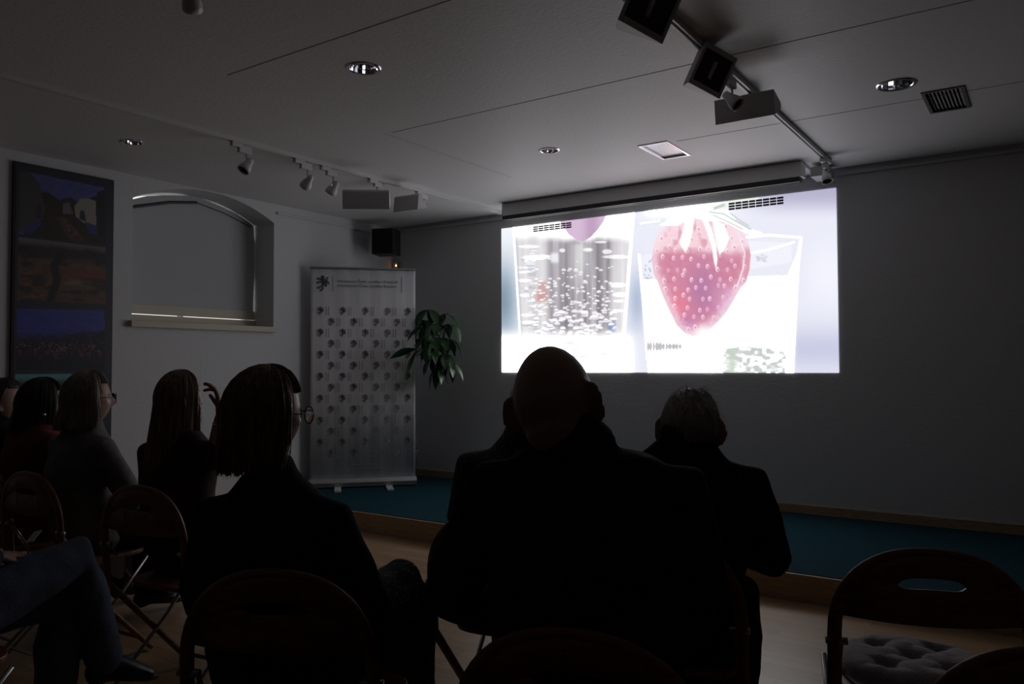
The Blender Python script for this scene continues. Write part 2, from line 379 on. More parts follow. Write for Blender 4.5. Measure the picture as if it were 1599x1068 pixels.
def film(px, py, u, v):
    rs = np.random.RandomState(5)
    img = np.ones(px.shape+(3,))*C(226, 228, 240)
    WH = np.array((1.0, 1.0, 1.0))
    # soft backdrop on the left
    img = mixc(img, C(238, 242, 246), sst(840, 784, px)*sst(470, 350, py))
    img = mixc(img, C(118, 142, 160), np.exp(-((px-786)/22)**2-((py-470)/60)**2)*.95)
    img = mixc(img, C(165, 180, 205), np.exp(-((px-995)/14)**2-((py-470)/45)**2)*.9)
    img = mixc(img, WH, sst(505, 540, py)*sst(1010, 960, px))
    # backdrop on the right
    img = mixc(img, C(172, 168, 196), sst(345, 300, py)*sst(1130, 1230, px)*.95)
    img = mixc(img, C(236, 237, 247), np.exp(-((py-430)/50)**2)*sst(1235, 1290, px)*.9)
    img = mixc(img, C(188, 190, 218), np.exp(-((py-545)/34)**2)*sst(1232, 1250, px)*.8)
    img = mixc(img, WH, sst(1190, 1050, px)*sst(990, 1020, px)*sst(350, 325, py))
    # left glass
    xl = 803+(py-357)*.06; xr = 990-(py-340)*.075
    ing = sst(-1.5, 1.5, px-xl)*sst(-1.5, 1.5, xr-px)
    img = mixc(img, WH*.97, ing)
    cu_ = (px-xl)/(xr-xl)
    streak = .55*vnoise(px*.14, py*.004, 3)+.3*vnoise(px*.35, py*.006, 4)+.15*vnoise(px*.8, py*.02, 8)
    wat = ing*sst(372, 385, py+8*vnoise(px*.06, py*0, 9))*sst(536, 505, py)*(np.clip(.35+1.5*sst(.22, .42, cu_)*sst(.90, .68, cu_), 0, 1))
    wcol = C(112, 106, 114)[None, None]*(1-streak[..., None]*.2)+C(216, 214, 216)[None, None]*(streak[..., None]**1.5)*.62
    img = img*(1-(wat*.96)[..., None])+wcol*(wat*.96)[..., None]
    img = mixc(img, C(225, 228, 226), np.exp(-((px-905)/14)**2)*sst(375, 385, py)*sst(470, 400, py)*.7)
    for x0, x1, y0, y1, c, k in ((840, 856, 440, 470, C(196, 150, 150), .8), (949, 961, 500, 518, C(120, 140, 195), .8), (822, 836, 402, 420, C(235, 240, 245), .7), (860, 872, 395, 410, C(240, 245, 248), .8), (836, 850, 455, 471, C(205, 140, 135), .5)):
        img = mixc(img, c, sst(x0-3, x0+3, px)*sst(x1+3, x1-3, px)*sst(y0-4, y0+4, py)*sst(y1+4, y1-4, py)*k)
    def blob(cx, cy, a, b, col, k, rim=None):
        nonlocal img
        m = (np.abs(px-cx) < a*2) & (np.abs(py-cy) < b*2)
        if not m.any(): return
        d = np.hypot((px[m]-cx)/a, (py[m]-cy)/b); t = (sst(1.15, .75, d)*k)[:, None]
        cc = np.asarray(col)[None]
        if rim is not None:
            s_ = sst(.15, .95, (py[m]-cy)/b)[:, None]; cc = cc*(1-s_)+np.asarray(rim)[None]*s_
        img[m] = img[m]*(1-t)+cc*t
    for x, y, w_, h_ in ((826, 385, 18, 3), (820, 425, 14, 2), (818, 438, 14, 3), (816, 450, 12, 2), (820, 461, 13, 3), (822, 492, 12, 3), (826, 503, 12, 3), (836, 402, 22, 5), (948, 393, 8, 5), (962, 401, 22, 4), (938, 378, 10, 2.5), (965, 445, 14, 5), (968, 460, 13, 5), (966, 470, 9, 3), (965, 485, 10, 3), (850, 400, 12, 3), (918, 390, 8, 4), (878, 391, 5, 4)):
        blob(x, y, w_, h_*.8, WH, .75)
    for i in range(330):
        y = 385+150*rs.rand()**.55; xx = rs.rand(); x = 832+128*xx
        if y < 430 and rs.rand() < .45: continue
        s_ = 1.3+1.9*rs.rand()+ (1.3 if y > 485 else 0)
        blob(x, y, s_*1.2, s_*.8, (.97, .97, .98), .80, C(150, 146, 156))
    for i in range(26):
        blob(812+26*rs.rand(), 380+150*rs.rand(), 2+8*rs.rand(), 1.5, C(170, 180, 185) if i % 2 else WH, .6)
    img = mixc(img, C(176, 186, 192), sst(2.2, .6, np.abs(px-xl-2))*sst(365, 385, py)*sst(545, 500, py)*.6)
    img = mixc(img, WH, sst(2.2, .8, np.abs(px-xl+1))*sst(550, 530, py))
    img = mixc(img, WH, sst(4, 1, np.abs(px-xr+2))*sst(560, 540, py))
    img = mixc(img, WH, sst(513, 532, py)*sst(1000, 970, px)*.92)
    for i in range(60): blob(840+110*rs.rand(), 532+28*rs.rand(), 5+5*rs.rand(), 1.4, C(232, 232, 236), .55)
    # small berry hanging into the left glass
    pb = [(866, 330), (878, 352), (888, 366), (900, 374), (910, 377), (922, 371), (934, 358), (943, 345), (948, 330)]
    k = np.where(inpoly(px, py, pb), 1., 0.)*.95
    img = img*(1-k[..., None]) + (C(205, 176, 206)*(1-sst(905, 925, px)[..., None]*.0)+(C(172, 138, 172)-C(205, 176, 206))*(np.exp(-((px-924)/12)**2)*.8)[..., None])*k[..., None]
    # right glass
    img = mixc(img, C(236, 237, 246), inpoly(px, py, [(1001, 400), (1030, 392), (1040, 430), (1003, 440)])*.6)
    img = mixc(img, WH, inpoly(px, py, [(1001, 437), (1230, 430), (1245, 395), (1249, 372), (1238, 583), (1012, 583)])*1.)
    img = mixc(img, C(240, 240, 248), inpoly(px, py, [(1165, 376), (1236, 379), (1236, 410), (1172, 420)])*.6)
    for i in range(14): blob(1182+16*rs.rand(), 398+10*rs.rand(), 3, 2, C(200, 205, 215), .6)
    for i in range(18): blob(1006+12*rs.rand(), 405+30*rs.rand(), 1.5, 1.5, C(170, 180, 205), .7)
    img = mixc(img, WH, sst(2.6, .8, pdist(px, py, [(1160, 371), (1200, 367), (1251, 371), (1246, 420), (1238, 583)])))
    img = mixc(img, WH, sst(3, 1.2, pdist(px, py, [(998, 398), (1005, 480), (1011, 560)])))
    img = mixc(img, WH, sst(2, .6, pdist(px, py, [(1172, 395), (1200, 390), (1240, 378)]))*.9)
    # strawberry
    sb_ = [(1058, 345), (1040, 352), (1028, 364), (1020, 382), (1017, 405), (1020, 428), (1026, 440), (1034, 462), (1045, 486), (1056, 508), (1068, 520), (1083, 526), (1097, 522), (1110, 514), (1122, 503), (1135, 488), (1147, 468), (1156, 452), (1166, 440), (1171, 420), (1173, 398), (1169, 376), (1158, 358), (1142, 346), (1120, 338), (1090, 334)]
    d = pdist(px, py, sb_, True); ins = inpoly(px, py, sb_); kk = np.where(ins, sst(0, 1.5, d), 0)
    bn = vnoise(px*.22, py*.18, 41); bc = np.ones(px.shape+(3,))*C(208, 132, 156); bc = mixc(bc, C(186, 108, 140), bn*.45)
    bc = mixc(bc, C(176, 116, 158), np.exp(-((px-1096)/24)**2-((py-452)/40)**2))
    bc = mixc(bc, C(222, 122, 146), np.exp(-((px-1060)/17)**2-((py-478)/26)**2))
    bc = mixc(bc, C(188, 120, 170), np.exp(-((px-1072)/14)**2-((py-508)/14)**2)*.8)
    bc = mixc(bc, C(208, 160, 200), sst(1100, 1140, px)*sst(430, 470, py)*.8)
    bc = mixc(bc, C(238, 204, 214), sst(404, 386, py+8*vnoise(px*.12, py*.1, 2)))
    bc = mixc(bc, C(214, 152, 168), sst(402, 386, py)*sst(.55, .8, vnoise(px*.13, py*.09, 22))*.8)
    bc = mixc(bc, C(242, 216, 226), sst(20, 1, d+6*vnoise(px*.3, py*.3, 17)-3)*.75)
    bc = mixc(bc, C(238, 214, 224), sst(1118, 1140, px)*sst(410, 380, py)*.8)
    bc = mixc(bc, C(212, 140, 160), sst(1158, 1164, px)*sst(380, 395, py)*.8)
    bc = mixc(bc, WH, np.exp(-((px-1098)/18)**2-((py-520)/13)**2)*.85)
    img = img*(1-kk[..., None])+bc*kk[..., None]
    img = mixc(img, C(240, 226, 236), sst(1.8, .6, np.abs(pdist(px, py, [(1152, 362), (1163, 395), (1160, 420), (1150, 450)]))) * .9)
    # seeds
    for r in range(11):
        for c_ in range(10):
            x = 1022+c_*15.5+(r % 2)*8+rs.rand()*9; y = 352+r*15.5+rs.rand()*9
            if not inpoly(np.array([x]), np.array([y]), sb_)[0] or pdist(np.array([x]), np.array([y]), sb_, True)[0] < 4.5: continue
            q_ = .35+.5*rs.rand(); blob(x, y, 2.8, 4.0, (1., .92, .95), q_); blob(x+.5, y+.8, 1.6, 2.4, C(200, 130, 156), q_)
    # leaves
    for pl in ([(1070, 340), (1086, 340), (1083, 360), (1078, 382), (1070, 397), (1064, 388), (1059, 378), (1066, 356)],
               [(1092, 336), (1104, 338), (1112, 356), (1119, 380), (1122, 404), (1119, 428), (1114, 412), (1110, 386), (1101, 358)],
               [(1110, 340), (1132, 350), (1140, 372), (1132, 392), (1122, 400), (1116, 372)]):
        img = mixc(img, WH, np.where(inpoly(px, py, pl), sst(-.5, 3.5, pdist(px, py, pl, True)), 0)*.95)
    img = mixc(img, WH, inpoly(px, py, [(1030, 352), (1060, 330), (1100, 322), (1140, 330), (1150, 345), (1110, 345), (1082, 340), (1056, 352)])*.95)
    for ln, wd, c_ in (([(1108, 334), (1140, 346), (1165, 360), (1186, 366)], 4, WH), ([(1108, 331), (1130, 334), (1150, 346), (1172, 358)], 1.2, C(188, 202, 196)), ([(1114, 336), (1136, 346), (1160, 358)], 1, C(190, 206, 200)), ([(1116, 326), (1150, 315), (1182, 309)], 3, C(228, 236, 224)), ([(1116, 325), (1130, 320)], 2, C(185, 196, 180)), ([(1140, 333), (1156, 345), (1168, 352)], 1.2, C(196, 205, 205)), ([(994, 351), (1015, 348), (1038, 345)], 2.2, C(218, 232, 226)), ([(1000, 349), (1030, 345)], .8, WH)):
        img = mixc(img, c_, sst(wd+.9, wd-.5, pdist(px, py, ln))*.9)
    # dark printed marks and green stones under the right glass
    for x, a, b in ((1012, 1.4, 7), (1016, 1.6, 7), (1021, 1.2, 7), (1026, 2, 7), (1031, 2, 6.5), (1036, 1.6, 5), (1041, 1.2, 6), (1046, 2, 5), (1052, 2, 5), (1057, 1.6, 5), (1062, 1.5, 4)):
        blob(x, 541, a*1.5, b, C(176, 174, 182), .85)
    img = mixc(img, C(246, 226, 240), np.exp(-((px-1020)/20)**2-((py-528)/7)**2)*.6)
    g = inpoly(px, py, [(1130, 545), (1160, 541), (1228, 546), (1226, 583), (1128, 583)])
    gn = vnoise(px*.16, py*.22, 12); gm = vnoise(px*.35, py*.4, 14)
    img = mixc(img, C(176, 188, 180), g*sst(.35, .7, gn)*.8); img = mixc(img, C(206, 205, 216), g*sst(.6, .85, gm)*.7)
    img = mixc(img, C(192, 206, 188), g*np.exp(-((px-1143)/7)**2)*.8)
    for i in range(12): blob(1150+74*rs.rand(), 552+26*rs.rand(), 4+4*rs.rand(), 2.5, WH, .7)
    img = np.clip(img, 0, 1); return img*(1+.72*sst(.93, 1.0, img.min(-1)))[..., None]
PX0, PX1, PZ0, PZ1 = -4.376, -1.306, 1.219, 2.607
fp = panel('projected_film_picture', (PX0, Y1-.004, PZ1), (PX1, Y1-.004, PZ1), (PX0, Y1-.004, PZ0), 700, 330, film, mat_attr('film_glow', True, SCREEN_GAIN, .9))  # sheet glows by itself, its emission standing in for projector light on the wall
tag(fp, 'bright projected film picture of a strawberry and a glass of fizzing water', 'projection')

def paintings(px, py, u, v):
    img = np.ones(px.shape+(3,))*C(48, 52, 62)
    n1 = vnoise(px*.25, py*.25, 1); n2 = vnoise(px*.1, py*.3, 2); n3 = vnoise(px*.5, py*.5, 3)
    t = (px-28)/(160-28); base1 = 266+t*26
    # street of white cellars under a blue sky
    m1 = inpoly(px, py, [(31, 266), (163, 293), (164, 382), (29, 366)])
    a = np.ones_like(img)*C(72, 78, 142); a = mixc(a, C(120, 128, 180), n2*.35)
    a = mixc(a, C(52, 46, 38), inpoly(px, py, [(60, 300), (75, 300), (92, 312), (110, 308), (122, 316), (164, 300), (164, 390), (29, 390)])*1.)
    a = mixc(a, C(74, 72, 74), inpoly(px, py, [(29, 262), (50, 272), (62, 288), (70, 325), (66, 345), (29, 362)])*1.)
    a = mixc(a, C(150, 146, 138), inpoly(px, py, [(116, 322), (126, 310), (138, 310), (150, 314), (150, 352), (130, 348), (118, 338)])*1.)
    a = mixc(a, C(112, 110, 112), inpoly(px, py, [(98, 318), (108, 316), (114, 334), (98, 334)])*1.)
    a = mixc(a, C(48, 48, 62), (inpoly(px, py, [(124, 336), (126, 328), (132, 330), (134, 346), (124, 342)]) | inpoly(px, py, [(56, 326), (60, 318), (64, 322), (66, 340), (56, 343)]))*1.)
    a = mixc(a, C(122, 88, 60), inpoly(px, py, [(88, 340), (100, 338), (122, 362), (140, 380), (110, 378)])*n1)
    a = mixc(a, C(60, 68, 128), (inpoly(px, py, [(132, 346), (150, 352), (152, 366), (140, 364)]) | inpoly(px, py, [(32, 362), (60, 344), (66, 350), (46, 366)]))*1.)
    a = mixc(a, C(30, 34, 46), inpoly(px, py, [(152, 300), (164, 296), (164, 372), (152, 362)])*.9)
    img = np.where(m1[..., None], a, img)
    m2 = inpoly(px, py, [(28, 370), (165, 386), (165, 475), (27, 468)])
    b = np.ones_like(img)*C(84, 62, 48); n4 = vnoise(px*.05, py*.16, 31); b = mixc(b, C(138, 104, 76), n2*.5); b = mixc(b, C(44, 40, 40), sst(.4, .7, n4)*.8); b = mixc(b, C(120, 92, 66), sst(.5, .9, n1)*.4)
    b = mixc(b, C(108, 114, 132), sst(12, 3, py-(370+t*14))*.8)
    b = mixc(b, C(44, 42, 46), sst(34, 20, py-(370+t*14))*sst(8, 14, py-(370+t*14))*.8)
    b = mixc(b, C(120, 62, 54), np.exp(-((py-424-t*6)/6)**2)*sst(90, 110, px)*.8)
    b = mixc(b, C(34, 30, 32), sst(9, 3, pdist(px, py, [(96, 400), (84, 415), (90, 435), (78, 470)]))*.9)
    b = mixc(b, C(150, 122, 92), np.exp(-((py-442)/5)**2-((px-118)/18)**2)*.7)
    img = np.where(m2[..., None], b, img)
    m3 = inpoly(px, py, [(26, 482), (163, 484), (164, 580), (25, 578)])
    c = np.ones_like(img)*C(58, 66, 152); c = mixc(c, C(84, 92, 176), n2*.4); c = mixc(c, C(24, 26, 46), sst(516, 532, py-8*n2+10*t)*.95)
    c = mixc(c, C(170, 110, 90), sst(.55, .85, n3)*np.exp(-((py-543)/12)**2)*.9); c = mixc(c, C(130, 62, 56), sst(.5, .9, n1)*np.exp(-((py-555)/9)**2)*.8)
    c = mixc(c, C(26, 28, 40), sst(560, 572, py)*.9)
    img = np.where(m3[..., None], c, img)
    m4 = (py > 584) & (px > 24) & (px < 163) & (py < 690)
    d_ = np.ones_like(img)*C(70, 84, 66); d_ = mixc(d_, C(96, 160, 170), sst(600, 588, py)); d_ = mixc(d_, C(40, 44, 40), sst(.4, .8, n1)*sst(592, 600, py))
    img = np.where(m4[..., None], d_, img)
    return img*1.0
fr = thing('picture_panel', 'tall dark framed panel of four landscape pictures on the window wall', 'picture', (X0, 2.825, .55))
fb = MB().box((0, -.346, 0), (.022, .346, 2.125)); fb.obj('panel_board', M_frame, fr, bevel=.002)
pp = panel('printed_pictures', (X0+.024, 2.492, 2.662), (X0+.024, 3.158, 2.662), (X0+.024, 2.492, .565), 150, 470, paintings, mat_attr('picture_print', False, rough=.5))
pp.parent = fr; pp.matrix_parent_inverse = Matrix.Translation((-X0, -2.825, -.55))

# ------------------------------------------------------------------ wall grilles inside the projected picture
def grille(x0, x1, z0, z1, cells, label):
    g = MB(); hh = (z1-z0)/3
    for r in range(3):
        for k in range(cells):
            a = x0+(x1-x0)*(k+.07)/cells; b = x0+(x1-x0)*(k+.93)/cells
            g.box((a, Y1-.013, z0+hh*(r+.18)), (b, Y1-.004, z0+hh*(r+.82)))
    g.v = [(p[0]-x0, p[1]-Y1, p[2]-z0) for p in g.v]
    t = thing('wall_vent', label, 'vent', (x0, Y1, z0), 0, 'ventilation grilles high on the screen wall')
    g.obj('dark_slots', M_dark, t)
    e = MB(); 
    for zz in (0, z1-z0): e.box((-.012, -.016, zz-.004), (x1-x0+.012, -.004, zz+.004))
    for xx in (-.008, x1-x0+.008): e.box((xx-.004, -.016, -.004), (xx+.004, -.004, z1-z0+.004))
    return t
grille(-4.010, -3.590, 2.535, 2.592, 7, 'small slotted wall vent above the fizzing glass of the picture')
grille(-2.130, -1.690, 2.527, 2.592, 8, 'larger slotted wall vent above the strawberry of the picture')

# ------------------------------------------------------------------ pelmet of the rolled-up screen
pel = thing('screen_pelmet', 'long pale pelmet box under the ceiling above the projected picture', 'pelmet', (-2.77, 5.83, 2.605))
pb_ = MB().box((-1.315, 0, .030), (1.315, .018, .140)).box((-1.315, .018, .120), (1.315, .400, .140)).box((-1.315, .018, .035), (-1.297, .12, .120)).box((1.297, .018, .035), (1.315, .12, .120))
pb_.obj('pelmet_board', M_white, pel, bevel=.002)
MB().tube([(-1.29, .10, .045), (1.29, .10, .045)], .045, 20).obj('rolled_screen', M_dark, pel, smooth=True)
MB().box((-1.31, .001, -.006), (1.30, .03, .030)).obj('bottom_bar', M_dark, pel)
je = thing('cable_box', 'small grey cable box at the right end of the pelmet', 'box', (-1.43, 5.98, 2.655))
MB().box((0, 0, 0), (.125, .20, .072)).obj('box_body', M_greyp, je, bevel=.004)
MB().tube([(.06, .1, .07), (.06, .1, .095)], .012, 10).obj('ceiling_stub', M_greyp, je)

# ------------------------------------------------------------------ recessed lamps
def downlight(x, y, r, label):
    t = thing('recessed_downlight', label, 'downlight', (x, y, HZ), 0, 'round recessed ceiling lamps')
    MB().lathe([(r*.86, -.001), (r*.9, -.005), (r*1.06, -.005), (r*1.10, 0)], seg=40).obj('trim_ring', M_chrome, t, smooth=True)
    MB().lathe([(r*.88, .0), (r*.86, .02), (r*.80, .05), (r*.62, .085), (r*.25, .10)], seg=14).obj('reflector', M_mirror, t)
    MB().tube([(0, 0, .10), (0, 0, .055), (0, 0, .045)], [r*.22, r*.22, r*.1], 12).obj('bulb', M_lglass, t, smooth=True)
for (x, y, r), l in zip(DL, ('large round chrome downlight nearest the camera, left of the ceiling middle', 'small round chrome downlight above the arched window side', 'round chrome downlight near the pelmet in the ceiling middle', 'round chrome downlight beside the dark vent at the right')): downlight(x, y, r, l)
def cvent(a, b, c, d, m, label, ang=35, back=None):
    t = thing('ceiling_vent', label, 'vent', (a, b, HZ), 0, 'rectangular ceiling vents')
    W_, D_ = c-a, d-b
    f_ = MB().box((0, 0, -.006), (.02, D_, .006)).box((W_-.02, 0, -.006), (W_, D_, .006)).box((.02, 0, -.006), (W_-.02, .02, .006)).box((.02, D_-.02, -.006), (W_-.02, D_, .006))
    f_.obj('vent_frame', m, t, bevel=.002)
    s_ = MB()
    for k in range(9):
        xx = .02+(W_-.04)*(k+.5)/9; M = Matrix.Translation((xx, 0, .008)) @ Matrix.Rotation(math.radians(ang), 4, 'Y'); s_.box((-.0085, .02, -.001), (.0085, D_-.02, .001), M)
    s_.obj('louvre_slats', m, t)
    MB().box((.012, .012, .05), (W_-.012, D_-.012, .06)).obj('vent_back', back or M_dark, t)
cvent(*VT[0], mat('grey_vent', (.16, .16, .16), .6), 'dark slatted ceiling vent at the upper right beside a round downlight')
cvent(*VT[1], mat('satin_vent', (.85, .85, .86), .28, metal=.75), 'white slatted ceiling vent above the projected strawberry', 4, M_white)

# ------------------------------------------------------------------ lighting tracks
def track(x, ya, yb, label):
    t = thing('lighting_track', label, 'track', (x, ya, HZ), 0, 'ceiling lighting tracks')
    MB().box((-.017, 0, -.030), (-.006, yb-ya, 0)).box((.006, 0, -.030), (.017, yb-ya, 0)).box((-.006, 0, -.012), (.006, yb-ya, 0)).obj('track_rail', M_white, t, bevel=.002)
    MB().box((-.021, yb-ya-.04, -.034), (.021, yb-ya, 0)).obj('end_cap', M_white, t, bevel=.002)
track(-4.295, -1.5, 6.10, 'long white lighting track running above the window side')
track(-1.288, -.5, 5.93, 'white lighting track running to the right end of the pelmet')
track(-2.60, -1.5, 1.84, 'short white lighting track cut off at the top edge of the photo')
def spot(x, y, aim, stem=.10, r=.036, label='', size=1.0, side=0):
    t = thing('track_spotlight', label, 'spotlight', (x, y, HZ-.030), 0, 'small spotlights on the tracks')
    MB().box((-.016, -.075, -.028), (.016, .01, 0)).box((-.014, -.02, -.058), (.014, .075, -.012)).obj('track_adapter', M_white, t, bevel=.002)
    piv = Vector((0, .045, -.058-stem))
    MB().tube([(0, .045, -.055), piv], .006, 8).obj('stem', M_white, t, smooth=True)
    A = Vector(aim).normalized(); M = axis_to(A, piv)
    MB().lathe([(.006*size, -.06*size), (r*.55, -.052*size), (r*.62, -.02*size), (r*.85, .0), (r*1.0, .022*size), (r*1.02, .045*size), (r*.93, .045*size), (r*.9, .03*size)], M, 24).obj('lamp_head', M_white, t, smooth=True)
    MB().lathe([(r*.92, .036*size), (r*.7, .02*size), (r*.3, .008*size), (.002, .006*size)], M, 24).obj('lens', M_lglass, t, smooth=True)
    k = MB().tube([M @ Vector((r*.6, 0, -.02)), M @ Vector((r*.95, 0, -.02))], .005, 8); k.obj('tilt_knob', M_chrome, t)
spot(-4.299, 3.20, (-.1, -.55, -.8), .075, .040, 'first small spotlight on the window side track, nearest the pictures')
spot(-4.299, 3.71, (-.75, .1, -.6), .085, .040, 'second small spotlight on the window side track, hanging by itself')
spot(-4.299, 3.95, (-.6, -.1, -.8), .085, .042, 'small spotlight directly left of the rectangular floodlight')
spot(-1.288, 3.80, (.75, -.1, -.75), .06, .036, 'small dark spotlight between the two big floodlights on the right track')
spot(-1.288, 5.80, (.2, -.35, -.9), .05, .036, 'small dark spotlight at the end of the right track by the picture corner')
spot(-2.60, 1.67, (-.6, .5, -.6), .02, .036, 'small spotlight cut off by the top edge of the photo')
def flood(x, y, L, A, c, ln, dp, hh, label, stem_at=None, glass=True):
    # prism shaped floodlight: L long axis, A aiming direction, c centre of the opening
    t = thing('track_floodlight', label, 'floodlight', (x, y, HZ-.030), 0, 'prism shaped floodlights on the tracks')
    o = Vector((x, y, HZ-.030))
    MB().box((-.016, -.075, -.028), (.016, .01, 0)).box((-.014, -.02, -.05), (.014, .055, -.012)).obj('track_adapter', M_white, t, bevel=.002)
    c = Vector(c)-o; M = frame_of(L, A, c)           # local x = length, y = aim, z = height
    top = M @ Vector((0, -dp*.55, 0))
    MB().tube([(0, .02, -.045), (0, .02, -.075), top], .009, 8).obj('stem', M_white, t, smooth=True)
    h2 = hh/2; tip = .02
    poly = [(0, -h2), (0, h2), (-dp*.92, tip), (-dp, tip*.4), (-dp, -tip*.4), (-dp*.92, -tip)]
    b_ = MB(); n = len(poly)
    vs = [M @ Vector((sx*ln/2, u, v)) for sx in (-1, 1) for u, v in poly]
    fs = [(i, (i+1) % n, n+(i+1) % n, n+i) for i in range(1, n)] + [tuple(range(n)), tuple(range(n, 2*n))]
    b_.add(vs, fs)
    b = .014                                          # front frame
    for lo, hi in (((-ln/2, -.004, -h2), (ln/2, .006, -h2+b)), ((-ln/2, -.004, h2-b), (ln/2, .006, h2)), ((-ln/2, -.004, -h2+b), (-ln/2+b*1.6, .006, h2-b)), ((ln/2-b*1.6, -.004, -h2+b), (ln/2, .006, h2-b))): b_.box(lo, hi, M)
    b_.obj('lamp_housing', M_greyp, t, bevel=.002)
    MB().box((-ln/2+b, -.012, -h2+b), (ln/2-b, -.008 if glass else .005, h2-b), M).obj('front_glass' if glass else 'back_plate', M_lglass if glass else M_greyp, t)
    if not glass: return
    MB().tube([M @ Vector((-ln*.2, -.004, 0)), M @ Vector((ln*.2, -.004, 0))], .010, 10).obj('lamp_tube', M_greyp, t, smooth=True)
def CV(r, u, f): return R0*r + ZZ*u + F0*f
dA = CV(.41, -.41, -.81); dL = CV(-.38, -.89, .26)
flood(-1.288, 2.62, dL, dA, at(1017, 9, 2.80), .19, .15, .21, 'big floodlight with dark glass cut by the top edge of the photo')
flood(-1.288, 3.52, dL, dA, at(1113, 110, 3.58), .19, .15, .20, 'big floodlight with dark glass, second on the right track')
flood(-1.288, 4.22, (1, 0, 0), (0, -1, -.12), at(1162, 168, 4.03), .305, .12, .125, 'big floodlight showing its blank back, last on the right track', glass=False)
flood(-4.295, 4.43, CV(1, 0, .05), CV(.1, -.95, .5), at(573, 322, 6.0), .35, .125, .12, 'long rectangular floodlight on the window side track')
flood(-4.295, 4.98, (1, 0.05, 0), (0.05, .25, -.95), at(640, 327, 6.4), .25, .115, .12, 'shorter wedge floodlight next to the long one on the window side track')

# ------------------------------------------------------------------ loudspeaker and sensor in the corner
spk = thing('wall_loudspeaker', 'black box loudspeaker mounted high in the room corner', 'loudspeaker', (-5.50, 5.82, 2.395), math.radians(22))
MB().box((-.115, -.10, 0), (.115, .11, .255)).obj('speaker_cabinet', M_dark, spk, bevel=.008)
MB().box((-.105, -.108, .01), (.105, -.10, .245)).obj('speaker_grille', mat('grille_cloth', (.01, .01, .01), .95), spk, bevel=.003)
MB().tube([(0, .10, .14), (-.06, .25, .14)], .012, 8).box((-.12, .22, .08), (-.02, .26, .20)).obj('wall_bracket', M_dark, spk)
sn = thing('wall_sensor', 'tiny sensor with a glowing orange light under the loudspeaker', 'sensor', (-5.735, 6.215, 2.30))
MB().box((-.035, -.012, 0), (.035, .025, .085)).obj('sensor_case', M_greyp, sn, bevel=.004)
MB().ball((.02, -.014, .045), .009, 12, 8).obj('indicator_light', mat('orange_led', (.9, .3, .1), .4, emit=(1, .42, .16), estr=5), sn, smooth=True)

# ------------------------------------------------------------------ roll-up banner
BA, BB = Vector((-5.690, 5.000, .15)), Vector((-5.012, 5.722, .15))
bdir = (BB-BA).normalized(); BW = (BB-BA).length; brz = math.atan2(bdir.y, bdir.x)
ban = thing('rollup_banner', 'white roll-up banner with rows of small grey lion emblems on the stage', 'banner', tuple((BA+BB)/2), brz)
bs = MB()
nx = 40
vs = []; fs = []
for j in range(2):
    for i in range(nx+1):
        x = -BW/2+.01+(BW-.02)*i/nx; vs.append((x, .0+.0022*math.sin(i*.9)+.0012*math.sin(i*2.3), (.085, 2.045)[j]))
for i in range(nx): fs.append((i, i+1, nx+2+i, nx+1+i))
bs.add(vs, fs); bo = bs.obj('banner_sheet', mat('banner_print', (.86, .86, .89), .55), ban, smooth=True)
sl = bo.modifiers.new('s', 'SOLIDIFY'); sl.thickness = .001
MB().tube([(-BW/2, 0, 2.052), (BW/2, 0, 2.052)], .013, 12).obj('top_rail', mat('silver_aluminium', (.45, .46, .47), .35, metal=.8), ban)
cb = MB(); cb.prism([(-.055, 0.012), (.055, .012), (.055, .05), (.03, .085), (-.03, .085), (-.055, .05)], lambda u, v, k: Vector((-BW/2 if k else BW/2, u, v)))
cb.obj('base_cassette', MATS['silver_aluminium'], ban)
for sx in (-.235, .235):
    MB().box((sx-.03, -.30, 0.0), (sx+.03, .16, .012)).box((sx-.022, -.30, .012), (sx+.022, -.27, .018)).obj('foot', M_white, ban, bevel=.002)
MB().tube([(0, .03, .07), (0, .03, 2.05)], .008, 8).obj('support_pole', M_steel, ban)
M_ink = mat('grey_ink', (.40, .40, .42), .7); M_ink2 = mat('dark_ink', (.11, .11, .13), .7)
def strokes(mb, lines, s, ox, oz, wd):
    for ln in lines:
        for (x1, z1), (x2, z2) in zip(ln[:-1], ln[1:]):
            d = Vector((x2-x1, 0, z2-z1)); L = d.length or 1e-6; d /= L; nn = Vector((d.z, 0, -d.x))*wd/2
            a = Vector((ox+x1*s, -.0055, oz+z1*s))-d*wd*.3; b = Vector((ox+x2*s, -.0055, oz+z2*s))+d*wd*.3
            mb.add([a-nn, b-nn, b+nn, a+nn], [(0, 1, 2, 3)])
LION = [[(-.05, .5), (0, .42), (.06, .5), (.1, .42), (.16, .47)], [(0, .38), (.12, .3), (.02, .25), (-.06, .33), (0, .38)], [(.1, .33), (.2, .22), (.18, .05), (.08, -.1), (.0, -.2), (.06, -.34), (-.02, -.46), (-.12, -.5)],
        [(.02, .25), (-.02, .1), (.06, -.05)], [(-.02, .22), (-.18, .3), (-.28, .36), (-.34, .3)], [(-.02, .1), (-.2, .1), (-.3, .02), (-.36, .08)], [(.02, -.2), (-.14, -.22), (-.24, -.34), (-.34, -.3)],
        [(.12, -.1), (.26, -.2), (.3, -.02), (.24, .1), (.34, .22), (.3, .36), (.4, .42)], [(.3, .1), (.42, .08), (.44, -.04)], [(.08, .2), (.1, .0), (.02, -.12)]]
em0 = None
us5, us4 = (.095, .30, .512, .722, .915), (.196, .406, .615, .812)
